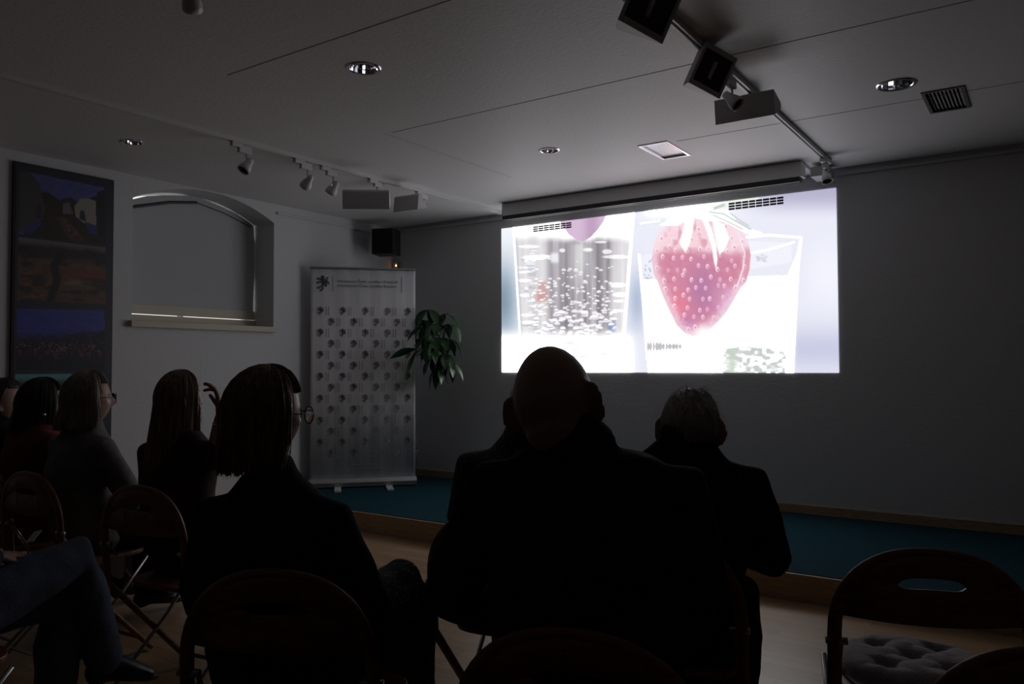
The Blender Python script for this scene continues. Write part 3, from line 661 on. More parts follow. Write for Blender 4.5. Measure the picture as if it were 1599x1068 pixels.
for r in range(14):
    for uu in (us5 if r % 2 == 0 else us4):
        x = -BW/2+BW*uu; z = 1.648-r*.1025
        if em0 is None:
            e = MB(); strokes(e, LION, .070, 0, 0, .0085)
            for k, dx in enumerate((.056, .079)):
                for q in range(9):
                    e.box((dx-.003, -.0060, -.040+q*.009), (dx+.004, -.0052, -.034+q*.009))
            em0 = e.obj('printed_emblem', M_ink, ban)
            em0.location = (x, 0, z)
        else:
            c = em0.copy(); COL.objects.link(c); c.location = (x, 0, z); c.parent = ban
e = MB(); strokes(e, LION, .135, -BW/2+.112, 1.905, .012); e.obj('large_emblem', M_ink2, ban)
MB().box((-BW/2+.208, -.006, 1.83), (-BW/2+.212, -.0052, 1.98)).box((BW/2-.142, -.006, 1.83), (BW/2-.138, -.0052, 1.98)).obj('divider_lines', M_ink2, ban)
def text(s, size, loc, parent, name, m, width=None):
    c = bpy.data.curves.new('txt', 'FONT'); c.body = s; c.size = size; c.extrude = .0003; c.resolution_u = 2
    o = bpy.data.objects.new('t', c); COL.objects.link(o); dg = bpy.context.evaluated_depsgraph_get(); dg.update()
    me = bpy.data.meshes.new_from_object(o.evaluated_get(dg)); bpy.data.objects.remove(o)
    if width:
        xs = [v.co.x for v in me.vertices]; k = width/(max(xs)-min(xs))
        for v in me.vertices: v.co.x *= k
    o = link(me, name, m, parent); o.location = loc; o.rotation_euler = (math.radians(90), 0, 0); return o
text('Velvyslanectví České republiky v Bratislavě', .030, (-BW/2+.25, -.0055, 1.920), ban, 'heading_text', M_ink2, .56)
text('Veľvyslanectvo Českej republiky, Bratislava', .030, (-BW/2+.25, -.0055, 1.878), ban, 'heading_text', M_ink2, .55)
text('Velvyslanectví České republiky', .018, (-BW/2+.38, -.0055, .205), ban, 'footer_text', M_ink, .27)
text('www.mzv.cz/bratislava', .018, (-BW/2+.38, -.0055, .170), ban, 'footer_text', M_ink, .30)
MB().box((-BW/2+.352, -.006, .168), (-BW/2+.364, -.0052, .180)).obj('footer_mark', M_ink, ban)

# ------------------------------------------------------------------ potted plant in the corner behind the banner
pl = thing('potted_plant', 'potted plant with long drooping glossy leaves reaching round the banner', 'plant', (-5.36, 5.90, .15))
PO = Vector((-5.36, 5.90, .15))
MB().lathe([(.001, 0), (.13, 0), (.17, .28), (.18, .30), (.165, .30), (.155, .26), (.001, .26)], seg=32).obj('pot', mat('terracotta_pot', (.25, .22, .2), .7), pl, smooth=True)
MB().lathe([(.001, .27), (.156, .265)], seg=24).obj('soil', mat('soil', (.03, .02, .015), 1, bump=1), pl)
M_leaf = mat('dark_leaf', (.022, .075, .022), .30, var=.5, vscale=3, spec=.6); M_stem = mat('brown_stem', (.16, .11, .06), .8); M_petiole = mat('green_petiole', (.08, .16, .05), .5)
crown = at(640, 545, 7.80)-PO
tr = MB()
for k in range(3):
    tr.tube([Vector((0, 0, .26)) + (crown-Vector((0, 0, .26)))*t + Vector((math.cos(t*9+k*2.09), math.sin(t*9+k*2.09), 0))*.018*(1-t*.5) for t in [i/14 for i in range(15)]], [.016-.006*i/14 for i in range(15)], 8)
tr.obj('trunk', M_stem, pl, smooth=True)
def leaflet(mb, base, dirv, ln, wd, droop, roll):
    d = Vector(dirv).normalized(); n = 10; vs = []; fs = []; p = Vector(base)
    side = d.cross(ZZ); side = side.normalized() if side.length > .05 else Vector((1, 0, 0)); side = Matrix.Rotation(roll, 3, d) @ side
    prof = [.06, .30, .56, .80, .96, 1.0, .95, .80, .58, .30, .02]
    for i in range(n+1):
        t = i/n; up_ = side.cross(d).normalized(); w_ = wd*prof[i]/2
        vs += [p-side*w_+up_*w_*.28, p, p+side*w_+up_*w_*.28]
        p = p + d*(ln/n); d = (d + Vector((0, 0, -droop/n))).normalized(); side = (side-d*side.dot(d)).normalized()
    for i in range(n):
        a = i*3; fs += [(a, a+1, a+4, a+3), (a+1, a+2, a+5, a+4)]
    mb.add(vs, fs)
hubs = [((668, 484, 7.50), 5, (0, .5, .2)), ((700, 506, 7.45), 5, (.5, .3, .1)), ((651, 545, 7.36), 2, None), ((688, 528, 7.35), 6, (.2, -.6, 0)), ((672, 542, 7.42), 6, (-.1, -.4, 0)), ((694, 552, 7.40), 6, (.4, 0, 0)),
        ((665, 512, 7.40), 4, (-.3, -.5, .4)), ((682, 505, 7.30), 4, (0, -.7, .3)), ((704, 530, 7.55), 5, (.5, .4, 0)), ((675, 560, 7.50), 5, (0, .3, -.2)), ((660, 528, 7.62), 5, (-.1, .4, .2)), ((700, 565, 7.5), 5, (.3, -.2, -.2)), ((684, 575, 7.45), 5, (0, -.2, -.3)), ((662, 500, 7.6), 5, (.2, .2, .3)), ((696, 490, 7.55), 4, (.4, 0, .2))]
rl = random.Random(3)
for (hx, hy, hd), n, bias in hubs:
    hb = at(hx, hy, hd)-PO; mid = (crown+hb)/2+Vector((0, 0, .06))
    lf = MB().tube([crown+Vector((0, 0, -.1)), mid, hb], [.005, .004, .004], 6)
    if bias is None:
        leaflet(lf, hb, CV(-.95, -.20, -.25), .27, .085, .35, .9); leaflet(lf, hb+Vector((0, 0, -.01)), CV(-.38, -.92, -.2), .29, .08, .15, .9)
    else:
        for k in range(n):
            a = 2*math.pi*(k+rl.random()*.5)/n
            dv = CV(math.cos(a), -.35-rl.random()*.4, math.sin(a)*.8) + CV(bias[0]*.5, bias[2], bias[1]*.5)
            leaflet(lf, hb, dv, .16+.09*rl.random(), .065+.02*rl.random(), 1.5+rl.random(), rl.uniform(-.8, .8))
    o = lf.obj('leaf', M_leaf, pl, smooth=True)

# ------------------------------------------------------------------ folding chairs
def chair_proto():
    t = thing('folding_chair', 'x', 'chair', (0, 0, 0), 0, 'wooden folding chairs with arched backs')
    def bp(z): return -.235 - (z-.45)*.075 if z > .45 else -.235+(.45-z)*.93      # slanted side rail, back to front foot
    def rail(sx): return [Vector((sx*.215, bp(z), z)) for z in (.012, .25, .45, .62)]
    arch = []
    for k in range(25):
        a = math.pi*k/24; x = math.copysign(abs(math.cos(a))**.85, math.cos(a))*.215; z = .62+.205*math.sin(a)**.9
        arch.append(Vector((-x, bp(z), z)))
    path = rail(-1)[:-1] + arch + rail(1)[::-1][1:]
    MB().tube(path, (.017, .012), 10, up=(0, 1, .05)).obj('arch_frame', M_chair, t, smooth=True)
    pn = MB(); vs = []; fs = []; n = 60; zl = .655
    for k in range(n+1):
        x = -.205+.41*k/n; c = abs(x)/.215; zt = max(.62+.205*max(0, 1-c**(2/.9))**.5, zl+.004)
        dish = -.012*(1-(x/.21)**2); hs_ = .014*max(0, 1-(abs(x)/.072)**5)**.5; z0 = zl+.012*(x/.2)**2; zc = min(.786, z0*.4+zt*.6)
        for z in (z0, zc-hs_, zc+hs_, zt): vs.append((x, bp(z)+dish, z))
    for k in range(n):
        for j in range(3):
            if j == 1: continue
            a = k*4+j; fs.append((a, a+4, a+5, a+1))
    pn.add(vs, fs); o = pn.obj('back_panel', M_chair, t, smooth=True); sl = o.modifiers.new('s', 'SOLIDIFY'); sl.thickness = .008; sl.offset = 0
    sp = []
    for k in range(32):
        a = 2*math.pi*k/32; sp.append((.195*math.copysign(abs(math.cos(a))**.5, math.cos(a)), .195*math.copysign(abs(math.sin(a))**.5, math.sin(a))))
    st_ = MB(); st_.prism(sp, lambda u, v, k: Vector((u, v, (.437, .455)[k]+.01*(v > .1)*0))); st_.obj('seat', M_chair, t, bevel=.004)
    for sx in (-1, 1):
        MB().tube([(sx*.190, .17, .425), (sx*.190, .02, .26), (sx*.190, -.27, .010)], .008, 8).obj('rear_leg', M_steel, t, smooth=True)
        MB().tube([(sx*.197, bp(.60)+.006, .60), (sx*.197, -.15, .455)], .005, 8).obj('side_strut', M_steel, t, smooth=True)
        MB().tube([(sx*.185, bp(.60), .60), (sx*.236, bp(.60), .60)], .009, 10).obj('hinge_bolt', M_steel, t, smooth=True)
    MB().tube([(-.19, -.22, .055), (.19, -.22, .055)], .007, 8).obj('rear_crossbar', M_steel, t, smooth=True)
    MB().tube([(-.21, .135, .06), (.21, .135, .06)], .009, 8).obj('front_crossbar', M_chair, t, smooth=True)
    return t
CHAIR = chair_proto(); used = [False]
def chair(x, y, yaw, label):
    t = CHAIR if not used[0] else copy_tree(CHAIR)
    used[0] = True; t.location = (x, y, 0); t.rotation_euler = (0, 0, math.radians(yaw)); t['label'] = label; return t
chair(-.337, 2.38, 20, 'empty folding chair with a grey tufted seat cushion at the right')
chair(-.735, 1.415, 15, 'folding chair under the bald man in the middle')
chair(-.930, 2.215, 12, 'folding chair under the white-haired man in the black jacket')
chair(-1.46, 2.21, 12, 'folding chair under the man in the patterned shirt')
chair(-1.515, 1.375, 26, 'folding chair under the woman with glasses and bobbed hair')
chair(-2.845, 1.92, 8, 'folding chair under the long-haired woman raising her hand')
chair(-3.60, 1.88, 4, 'folding chair under the grey-haired woman in the pale cardigan')
chair(-4.07, 1.90, 2, 'folding chair under the dark-haired person in the red top')
chair(-4.56, 1.90, 0, 'folding chair under the person cut off by the left edge')
chair(-2.66, .91, 0, 'folding chair under the person in blue jeans at the lower left')
chair(-.045, 1.765, 14, 'folding chair nearest the camera, only its arch showing in the lower right corner')
# tufted cushion
cs = MB(); vs = []; fs = []; NC = 56
def cush(u, v):
    a = max(abs(u), abs(v)); q = (abs(u)**3+abs(v)**3)**(1/3) if a > 0 else 0
    edge = max(0, 1-q**5)**.5
    h = .050*edge
    for tx, ty in ((-.42, -.42), (.42, -.42), (-.42, .42), (.42, .42), (0, 0)):
        d2 = (u-tx)**2+(v-ty)**2; h -= .030*math.exp(-d2/.010)*edge + .010*math.exp(-d2/.06)*edge
        for k in range(6):
            an = k*math.pi/3+.3; px_, py_ = u-tx, v-ty; al = px_*math.cos(an)+py_*math.sin(an); ac = -px_*math.sin(an)+py_*math.cos(an)
            if 0 < al < .45: h -= .009*math.exp(-(ac/.045)**2)*math.exp(-al/.22)*edge
    h += .004*noise.noise(Vector((u*4, v*4, 0)))*edge
    return max(h, .002)
for j in range(NC+1):
    for i in range(NC+1):
        u, v = -1+2*i/NC, -1+2*j/NC
        su = u*math.sqrt(1-.28*v*v); sv = v*math.sqrt(1-.28*u*u)
        vs.append((su*.190, sv*.190, .4575+cush(u, v)))
for j in range(NC):
    for i in range(NC): a = j*(NC+1)+i; fs.append((a, a+1, a+NC+2, a+NC+1))
nb = len(vs); border = [i for i in range(NC+1)]+[j*(NC+1)+NC for j in range(1, NC+1)]+[NC*(NC+1)+i for i in range(NC-1, -1, -1)]+[j*(NC+1) for j in range(NC-1, 0, -1)]
vs += [(vs[b][0]*.97, vs[b][1]*.97, .4562) for b in border]; m_ = len(border)
fs += [(border[k], border[(k+1) % m_], nb+(k+1) % m_, nb+k) for k in range(m_)]; fs.append(tuple(nb+k for k in range(m_)))
cs.add(vs, fs); cu_o = cs.obj('seat_cushion', mat('grey_cushion', (.30, .29, .31), .95, bump=.35, bscale=160, sheen=.3), None, smooth=True)
cu_o.location = (-.325, 2.385, 0); cu_o.rotation_euler = (0, 0, math.radians(20)); tag(cu_o, 'grey tufted cushion lying on the empty folding chair', 'cushion')

# ------------------------------------------------------------------ people
def rotm(yaw, pitch, roll): return Matrix.Rotation(math.radians(yaw), 4, 'Z') @ Matrix.Rotation(math.radians(pitch), 4, 'X') @ Matrix.Rotation(math.radians(roll), 4, 'Y')
def g2(x, c, s): return math.exp(-((x-c)/s)**2)
def head_pts(mb, HM, sc=1.0, nose=1.0, lod=1):
    seg, rings = 56, 44; vs = []; fs = []
    def P(d):
        x, y, z = d
        px, py, pz = x*.0765, y*.096, z*.116
        if z < 0:
            k = min(1, -z); px *= 1-.28*k**1.5
            py *= (1-.10*k) if y > 0 else (1-.42*k)
        else: px *= 1+.03*math.sin(z*3)
        if y > 0:
            f = y
            py -= .010*f*g2(z, .0, .6)
            py += .024*nose*g2(x, 0, .15)*g2(z, -.17, .17)*f + .012*nose*g2(x, 0, .12)*g2(z, .02, .16)*f
            px += math.copysign(.006, x)*g2(abs(x), .17, .07)*g2(z, -.25, .07)*f if x else 0
            py += .004*g2(z, .22, .10)*g2(abs(x), .3, .3)*f
            py -= .013*g2(abs(x), .40, .14)*g2(z, .06, .12)*f
            py += .005*g2(abs(x), .40, .09)*g2(z, .04, .06)*f
            py += .006*g2(abs(x), .52, .18)*g2(z, -.22, .2)*f
            py += .010*g2(x, 0, .22)*g2(z, -.50, .055)*f + .009*g2(x, 0, .20)*g2(z, -.62, .06)*f - .004*g2(x, 0, .25)*g2(z, -.56, .025)*f
            py += .012*g2(x, 0, .25)*g2(z, -.86, .12)*f
            pz -= .006*g2(x, 0, .3)*g2(z, -.95, .15)
        if y < 0: py -= .004*g2(z, .05, .4)
        return Vector((px, py, pz))*sc
    for i in range(1, rings):
        th = math.pi*i/rings
        for k in range(seg):
            a = 2*math.pi*k/seg; vs.append(HM @ P((math.sin(th)*math.sin(a), math.sin(th)*math.cos(a), math.cos(th))))
    vs.append(HM @ P((0, 0, 1))); vs.append(HM @ P((0, 0, -1))); t_ = len(vs)-2
    for i in range(rings-2):
        for k in range(seg): k2 = (k+1) % seg; fs.append((i*seg+k, (i+1)*seg+k, (i+1)*seg+k2, i*seg+k2))
    for k in range(seg): k2 = (k+1) % seg; fs.append((t_, k, k2)); b0 = (rings-2)*seg; fs.append((t_+1, b0+k2, b0+k))
    mb.add(vs, fs)
def ear_pts(mb, HM, sx, sc=1.0, flare=28, big=1.0):
    fl = math.radians(flare); o = Vector((sx*.071, -.004, -.012))*sc
    bk = Vector((sx*math.sin(fl), -math.cos(fl), 0)); up = Vector((0, -.18, 1)).normalized(); n = bk.cross(up).normalized()
    rim = []
    for k in range(13):
        a = math.radians(-125+k*250/12); r = .033*(1-.12*(k < 3)); rim.append(HM @ (o + (bk*(.010+.018*math.cos(a)) + up*(r*math.sin(a)))*sc*big))
    mb.tube(rim, [.0045*sc]*13, 8, round_=True)
    mb.ball(HM @ (o+(bk*.010)*sc*big), (.025*sc*big, .005*sc, .033*sc*big), 16, 10, (HM.to_3x3() @ Matrix((bk, n, up)).transposed()))
    mb.ball(HM @ (o+(bk*.006-up*.028)*sc*big), .0075*sc, 12, 8)
def hand_pts(mb, W, D, N, side, curl=.5, pinch=False, s=1.0):
    # W wrist, D towards the fingers, N back of the hand; side +1 right hand
    W = Vector(W); D = Vector(D).normalized(); N = (Vector(N)-D*Vector(N).dot(D)).normalized(); S = D.cross(N)*side      # S towards the thumb
    mb.tube([W, W+D*.03*s, W+D*.06*s, W+D*.088*s], [(.026*s, .018*s), (.034*s, .017*s), (.040*s, .015*s), (.037*s, .012*s)], 16, up=N, round_=True)
    for k, (off, ln) in enumerate(((.030, .072), (.010, .080), (-.010, .075), (-.029, .060))):
        p = W+(D*.084+S*off)*s; d = D.copy(); pts = [p-D*.02*s, p]
        for j, f in enumerate((.45, .30, .25)):
            cq = curl*(.75, 1.0, .8)[j]*(1.0 if not pinch else (1.25, .8, .7, .6)[k])
            d = (Matrix.Rotation(cq, 3, D.cross(N)) @ d) if False else (d*math.cos(cq) - (N-d*N.dot(d)).normalized()*math.sin(cq)).normalized() if abs(N.dot(d)) < .95 else (d - D*.6*cq).normalized()
            p = p+d*ln*f*s; pts.append(p)
        mb.tube(pts, [.0085*s, .0088*s, .0084*s, .0078*s, .0068*s], 10, round_=True)
    b = W+(D*.022+S*.026)*s; d1 = (D*.72+S*.55-N*.38).normalized(); d2 = (D*.85+S*.18-N*.5).normalized()
    mb.tube([b-d1*.012*s, b+d1*.034*s, b+d1*.034*s+d2*.030*s, b+d1*.034*s+d2*.052*s], [.0135*s, .0110*s, .0095*s, .008*s], 10, round_=True)
def hair_path(phi, R, zend, spread, fo, front, part, back_in, n=16):
    # phi 0 = back, +-pi = front; returns points in head coordinates
    a, b, c = R; pts = []; ap = abs(phi); full = max(0., min(1., (fo-ap)/.30+.5)); th_end = math.radians(front) + (math.radians(102)-math.radians(front))*full
    n1 = n if full < .02 else int(n*.6)
    sx, cy_ = math.sin(phi), -math.cos(phi)
    for i in range(n1+1):
        th = th_end*i/n1
        tp_ = 1-.16*(1-full)*(i/n1)**2; pts.append(Vector((a*math.sin(th)*sx*tp_, b*math.sin(th)*cy_*tp_, c*math.cos(th)*tp_)))
    m = n-n1
    if m:
        p = pts[-1]; zz = p.z + (zend-p.z)*full
        for i in range(1, m+1):
            s = i/m; k = 1+spread*s*s if spread >= 0 else 1+spread*max(0, s-.55)**1.3*2.2
            pts.append(Vector((p.x*k, p.y*(k if p.y > 0 else 1+back_in*s), p.z+(zz-p.z)*s)))
    return pts
def hair(parent, HM, m, zend=-.14, spread=.1, fo=115, front=48, gap=.014, nstr=450, back_in=.0, strand=.0010, wild=.0, name='hair', sc=1.0, short=False, cover=None, top=0.0, sr=3):
    R = ((.0775+gap)*sc, (.100+gap)*sc, (.117+gap+top)*sc); foR = math.radians(fo); NP, NT = 64, 18; mb = MB(); vs = []; fs = []
    rn = random.Random(sr)
    for k in range(NP):
        phi = -math.pi+2*math.pi*k/NP; q = 1+.030*noise.noise(Vector((k*.45, sr, 0)))+.02*noise.noise(Vector((k*1.7, sr, 3)))
        ph = hair_path(phi, R, zend*(1+.05*math.sin(k*1.9)), spread, foR, front, 0, back_in, NT)
        for i, p in enumerate(ph): g = 1+(q-1)*min(1, i/6); vs.append(HM @ Vector((p.x*g, p.y*g, p.z)))
    for k in range(NP):
        k2 = (k+1) % NP
        for i in range(NT): a = k*(NT+1)+i; b = k2*(NT+1)+i; fs.append((a, a+1, b+1, b))
    mb.add(vs, fs)
    vs2 = []
    for v in range(len(vs)):
        p = HM.inverted() @ vs[v]; k_ = .90; vs2.append(HM @ Vector((p.x*k_, p.y*k_, p.z*(k_ if p.z > 0 else 1))))
    mb.add(vs2, [f[::-1] for f in fs])
    o1 = len(vs); base = len(mb.v)-2*o1
    for k in range(NP):
        k2 = (k+1) % NP; a = k*(NT+1)+NT; b = k2*(NT+1)+NT; mb.f.append((base+a, base+o1+a, base+o1+b, base+b))
    for s_ in range(nstr):
        phi = rn.uniform(-math.pi, math.pi); q = rn.uniform(1.0, 1.035)+wild*rn.random()**3*.5
        ph = hair_path(phi, R, zend*rn.uniform(.9, 1.08), spread, foR, front, 0, back_in, 14)
        i0 = rn.choice((0, 1, 2, 3, 4, 5)); w1 = rn.uniform(-.05, .05); pp = []
        for i, p in enumerate(ph[i0:]):
            f = min(1, i/4); tw = w1*i*.25; ca, sa = math.cos(tw), math.sin(tw)
            pp.append(HM @ Vector(((p.x*ca-p.y*sa)*(1+(q-1)*f), (p.x*sa+p.y*ca)*(1+(q-1)*f), p.z*(1+(q-1)*f*.6))))
        if len(pp) > 2: mb.tube(pp, [strand]*(len(pp)-1)+[strand*.3], 3)
    return mb.obj(name, m, parent, smooth=True)
def short_hair(parent, HM, m, gap=.008, hairline=60, nape=108, nstr=700, ln=.018, wisps=0, name='hair', sr=5, sc=1.0):
    # close-cropped cap, open over the face, with short strands
    R = ((.0765+gap)*sc, (.0975+gap)*sc, (.116+gap)*sc); mb = MB(); vs = []; fs = []; rn = random.Random(sr); NP, NT = 64, 20
    def lim(phi): f = abs(phi)/math.pi; s_ = min(1, max(0, (f-.46)/.14)); return math.radians(nape-12*math.exp(-((f-.5)/.05)**2)+(hairline-nape)*s_*s_*(3-2*s_))
    def pt(phi, th, g=0.0):
        k = 1+g; y = -math.cos(phi); zc = math.cos(th); by = R[1]*(1-.42*max(0, -zc)) if y < 0 else R[1]
        return Vector((R[0]*k*math.sin(th)*math.sin(phi)*(1-.2*max(0, -zc)), by*k*math.sin(th)*y, R[2]*k*zc))
    for k in range(NP):
        phi = -math.pi+2*math.pi*k/NP
        for i in range(NT+1):
            th = lim(phi)*i/NT; vs.append(HM @ pt(phi, th, .02*noise.noise(Vector((k*.6, i*.5, sr)))-(.075 if i == NT else 0)))
    for k in range(NP):
        k2 = (k+1) % NP
        for i in range(NT): a = k*(NT+1)+i; b = k2*(NT+1)+i; fs.append((a, a+1, b+1, b))
    mb.add(vs, fs)
    for s_ in range(nstr):
        phi = rn.uniform(-math.pi, math.pi); th = lim(phi)*rn.uniform(.05, 1)**.7; p0 = pt(phi, th, -.01); L = ln*rn.uniform(.5, 1.3)
        dth = L/.1; out = rn.uniform(.02, .10)
        if s_ < wisps: out = rn.uniform(.12, .30)
        mb.tube([HM @ p0, HM @ pt(phi+rn.uniform(-.1, .1), th+dth*.5, out*.6), HM @ pt(phi+rn.uniform(-.2, .2), th+dth, out)], [.0008, .0007, .0003], 3)
    return mb.obj(name, m, parent, smooth=True)
def glasses(parent, HM, m, sc=1.0):
    mb = MB()
    for sx in (-1, 1):
        c = Vector((sx*.033, .104, .004)); 
        ring = [HM @ (c+Vector((.026*math.cos(a), -.006*math.cos(a)*sx*(1 if True else 0), .022*math.sin(a))))*1 for a in [2*math.pi*k/20 for k in range(21)]]
        mb.tube(ring, .0016, 6)
        mb.tube([HM @ Vector((sx*.059, .098, .010)), HM @ Vector((sx*.076, .05, .010)), HM @ Vector((sx*.080, -.008, .012)), HM @ Vector((sx*.078, -.022, -.008))], .0016, 6)
    mb.tube([HM @ Vector((-.008, .108, .010)), HM @ Vector((0, .112, .013)), HM @ Vector((.008, .108, .010))], .0016, 6)
    o = mb.obj('eyeglasses', m, parent, smooth=True)
    ls = MB()
    for sx in (-1, 1):
        c = Vector((sx*.033, .104, .004)); ls.add([HM @ (c+Vector((.025*math.cos(a), -.006*math.cos(a)*sx, .021*math.sin(a)))) for a in [2*math.pi*k/20 for k in range(20)]], [tuple(range(20))])
    ls.obj('lens', M_glass, o); return o

def torso_sections(d, g=0.0, low=None):
    zs, sh, zn = d['zs'], d['sh'], d['zn']; k = d.get('girth', 1.0); ly = d.get('lean', 0.0); lx = d.get('leanx', 0.0)
    hx, hy, hz = d['head'][0]; nb = Vector((lx*1.0+(hx-lx)*.35, ly+(hy-ly)*.35, zn))
    def c(z): t = max(0, min(1, (z-.52)/(zs-.52))); return Vector((lx*t, -.035*math.sin(t*3.1)+ly*t, z))
    S = [(c(.475), .150*k, .115*k), (c(.52), .175*k, .128*k), (c(.60), .168*k, .122*k), (c(.70), .155*k, .112*k), (c(zs-.22), .165*k, .120*k), (c(zs-.12), max(.170*k, sh*.94), .122*k), (c(zs-.04), sh*1.02, .105*k), (c(zs+.012), sh*.86, .085*k), (c(zs+.045), sh*d.get('slope', .62), .070*k)]
    if low is not None: S = [s for s in S if s[0].z >= low]
    S.append((nb, d.get('neck', .056)+.006, d.get('neck', .056)+.006))
    return [s[0] for s in S], [(s[1]+g, s[2]+g) for s in S]
def person(name_label, d):
    x, y = d['pos']; yaw = d['yaw']
    d.setdefault('lean', 0.0); d.setdefault('skin', M_skin); d.setdefault('vox', .0065)
    Mw = Matrix.Translation((x, y, 0)) @ Matrix.Rotation(math.radians(yaw), 4, 'Z'); inv = Mw.inverted()
    def Lc(p): return inv @ p if isinstance(p, Vector) else Vector(p)
    hp, hy_, hpit, hrol = d['head']; hp = Lc(hp); d['head'] = (hp, hy_, hpit, hrol)
    HM = Matrix.Translation(hp) @ rotm(hy_, hpit, hrol); hs = d.get('hs', 1.0)
    sk = MB(); head_pts(sk, HM, hs, d.get('nose', 1.0))
    if d.get('ears', True):
        for sx in (-1, 1): ear_pts(sk, HM, sx, hs, d.get('flare', 28), d.get('ebig', 1.0))
    P, R_ = torso_sections(d, -.014)
    sk.tube(P, R_, 24, flat=True, round_=True)
    nb = P[-1]; skull = HM @ Vector((0, -.028, -.045)); nk = d.get('neck', .056)
    sk.tube([nb-Vector((0, 0, .03)), nb, (nb+skull)/2+Vector((0, -.004, 0)), skull, HM @ Vector((0, -.015, .0))], [nk*1.15, nk*1.06, nk, nk*.98, nk*.8], 18, round_=True)
    sh, zs = d['sh'], d['zs']; ly = d['lean']; lx = d.get('leanx', 0.0)
    arms = []
    for i, sx in enumerate((-1, 1)):
        A = d['arms'][i]; S = Vector((lx+sx*sh*.98, ly-.015, zs-.02+d.get('tilt', 0)*sx)); E = Lc(A[0]); W = Lc(A[1]); arms.append((S, E, W, A, sx))
        sk.tube([S-Vector((sx*.05, 0, -.005)), S, S.lerp(E, .35), S.lerp(E, .8), E, E.lerp(W, .3), E.lerp(W, .75), W], [.045, .048, .044, .037, .035, .038, .030, .024], 14, round_=True)
        D = inv.to_3x3() @ A[2] if isinstance(A[2], Vector) else Vector(A[2]); N = inv.to_3x3() @ A[3] if isinstance(A[3], Vector) else Vector(A[3])
        hand_pts(sk, W, D, N, sx, A[4] if len(A) > 4 else .35, len(A) > 5 and A[5], d.get('hands', 1.0))
    legs = []
    for i, sx in enumerate((-1, 1)):
        K, An, T = [Lc(q) for q in d['legs'][i]]; Hp = Vector((sx*.085, .02, .537)); legs.append((Hp, K, An, T, sx))
        sk.tube([Hp-Vector((0, .05, 0)), Hp, Hp.lerp(K, .5), K, K.lerp(An, .3), K.lerp(An, .7), An], [.070, .072, .066, .050, .050, .038, .032], 16, round_=True)
        f = (T-An); sk.tube([An, An+f*.45, T], [(.033, .035), (.038, .026), (.036, .016)], 12, up=ZZ if abs((f.normalized()).z) < .8 else (0, 1, 0), round_=True)
    me = remeshed(sk, 'person', d['vox'], 3); b = link(me, 'person', d['skin']); b.matrix_world = Mw
    tag(b, name_label, 'person')
    # upper garment
    k = d.get('girth', 1.0); gt = d.get('gthick', .010); tp = MB(); P, R_ = torso_sections(d, gt)
    P2, R2 = list(P), list(R_)
    if d.get('hem'): P2 = [Vector((0, 0, d['hem'])), ] + P2; R2 = [(R2[0][0]*1.12, R2[0][1]*1.2)] + R2
    tp.tube(P2, R2, 28, flat=True)
    ch = d.get('collar', .0)
    if ch:
        dn = (skull-nb).normalized(); tp.tube([nb-dn*.03, nb+dn*ch*.5, nb+dn*ch], [(nk+.014, nk+.014), (nk+.009, nk+.011), (nk+.008, nk+.010)], 22)
    for (S, E, W, A, sx) in arms:
        r = d.get('sleeve', 1.0); e = d.get('cuff', .97); We = E.lerp(W, e); 
        pts = [S-Vector((sx*.06, 0, -.004)), S, S.lerp(E, .4), S.lerp(E, .85), E]; rr = [.060, .062*k, .058*k, .052*k, .050*k]
        if e > .1: pts += [E.lerp(We, .4), E.lerp(We, .8), We]; rr += [.048*k, .042, .036]
        elif e < 0: pts = pts[:3]+[S.lerp(E, .6)]; rr = rr[:4]
        tp.tube(pts, [q*r for q in rr], 16, round_=True)
    for ex in d.get('extra_top', ()): tp.tube([Lc(q) for q in ex[0]], ex[1], 16, up=ex[2] if len(ex) > 2 else None, round_=True)
    mt = remeshed(tp, d.get('topname', 'jumper'), .0085, 5, d.get('folds', .005), 7.0)
    link(mt, d.get('topname', 'jumper'), d['top'], b)
    # lower garment
    bt = MB(); bt.ball((0, .0, .545), (.178*k, .128*k, .092), 20, 12)
    for (Hp, K, An, T, sx) in legs:
        q = d.get('legw', 1.0)
        bt.tube([Hp, Hp.lerp(K, .5), K, K.lerp(An, .35), K.lerp(An, .75), An.lerp(K, .06)], [.086*q, .080*q, .068*q, .064*q, .056*q, .052*q], 18, round_=True)
    for ex in d.get('extra_bottom', ()): bt.tube([Lc(q) for q in ex[0]], ex[1], 18, up=ex[2] if len(ex) > 2 else None, round_=True)
    mt = remeshed(bt, d.get('botname', 'trousers'), .0085, 5, d.get('bfolds', .005), 8.0)
    link(mt, d.get('botname', 'trousers'), d['bottom'], b)
    for (Hp, K, An, T, sx) in legs:
        f = T-An; up_ = ZZ if abs(f.normalized().z) < .8 else Vector((0, 1, 0)); sl_ = MB(); bk = An-f.normalized()*.035
        sl_.tube([bk+Vector((0, 0, -.035 if up_ is ZZ else 0)), An+f*.1+(T-An).normalized()*0, An+f*.55, T, T+f.normalized()*.03], [(.034, .045), (.042, .050), (.046, .038), (.042, .026), (.020, .016)], 16, up=up_, round_=True)
        ms = remeshed(sl_, 'shoe', .007, 3); link(ms, 'shoe', d.get('shoe', M_shoe), b)
    return b, HM

LEGS = [((-.13, .43, .520), (-.13, .46, .10), (-.14, .62, .045)), ((.13, .43, .520), (.13, .46, .10), (.14, .62, .045))]
def lap_arms(w_=.27, ez=.72, ey=.02, wy=.27, wz=.645, dx=.10):
    return [((-w_, ey, ez), (-dx-.02, wy, wz), (.35, .9, -.1), (0, .1, 1)), ((w_, ey, ez), (dx+.02, wy, wz), (-.35, .9, -.1), (0, .1, 1))]

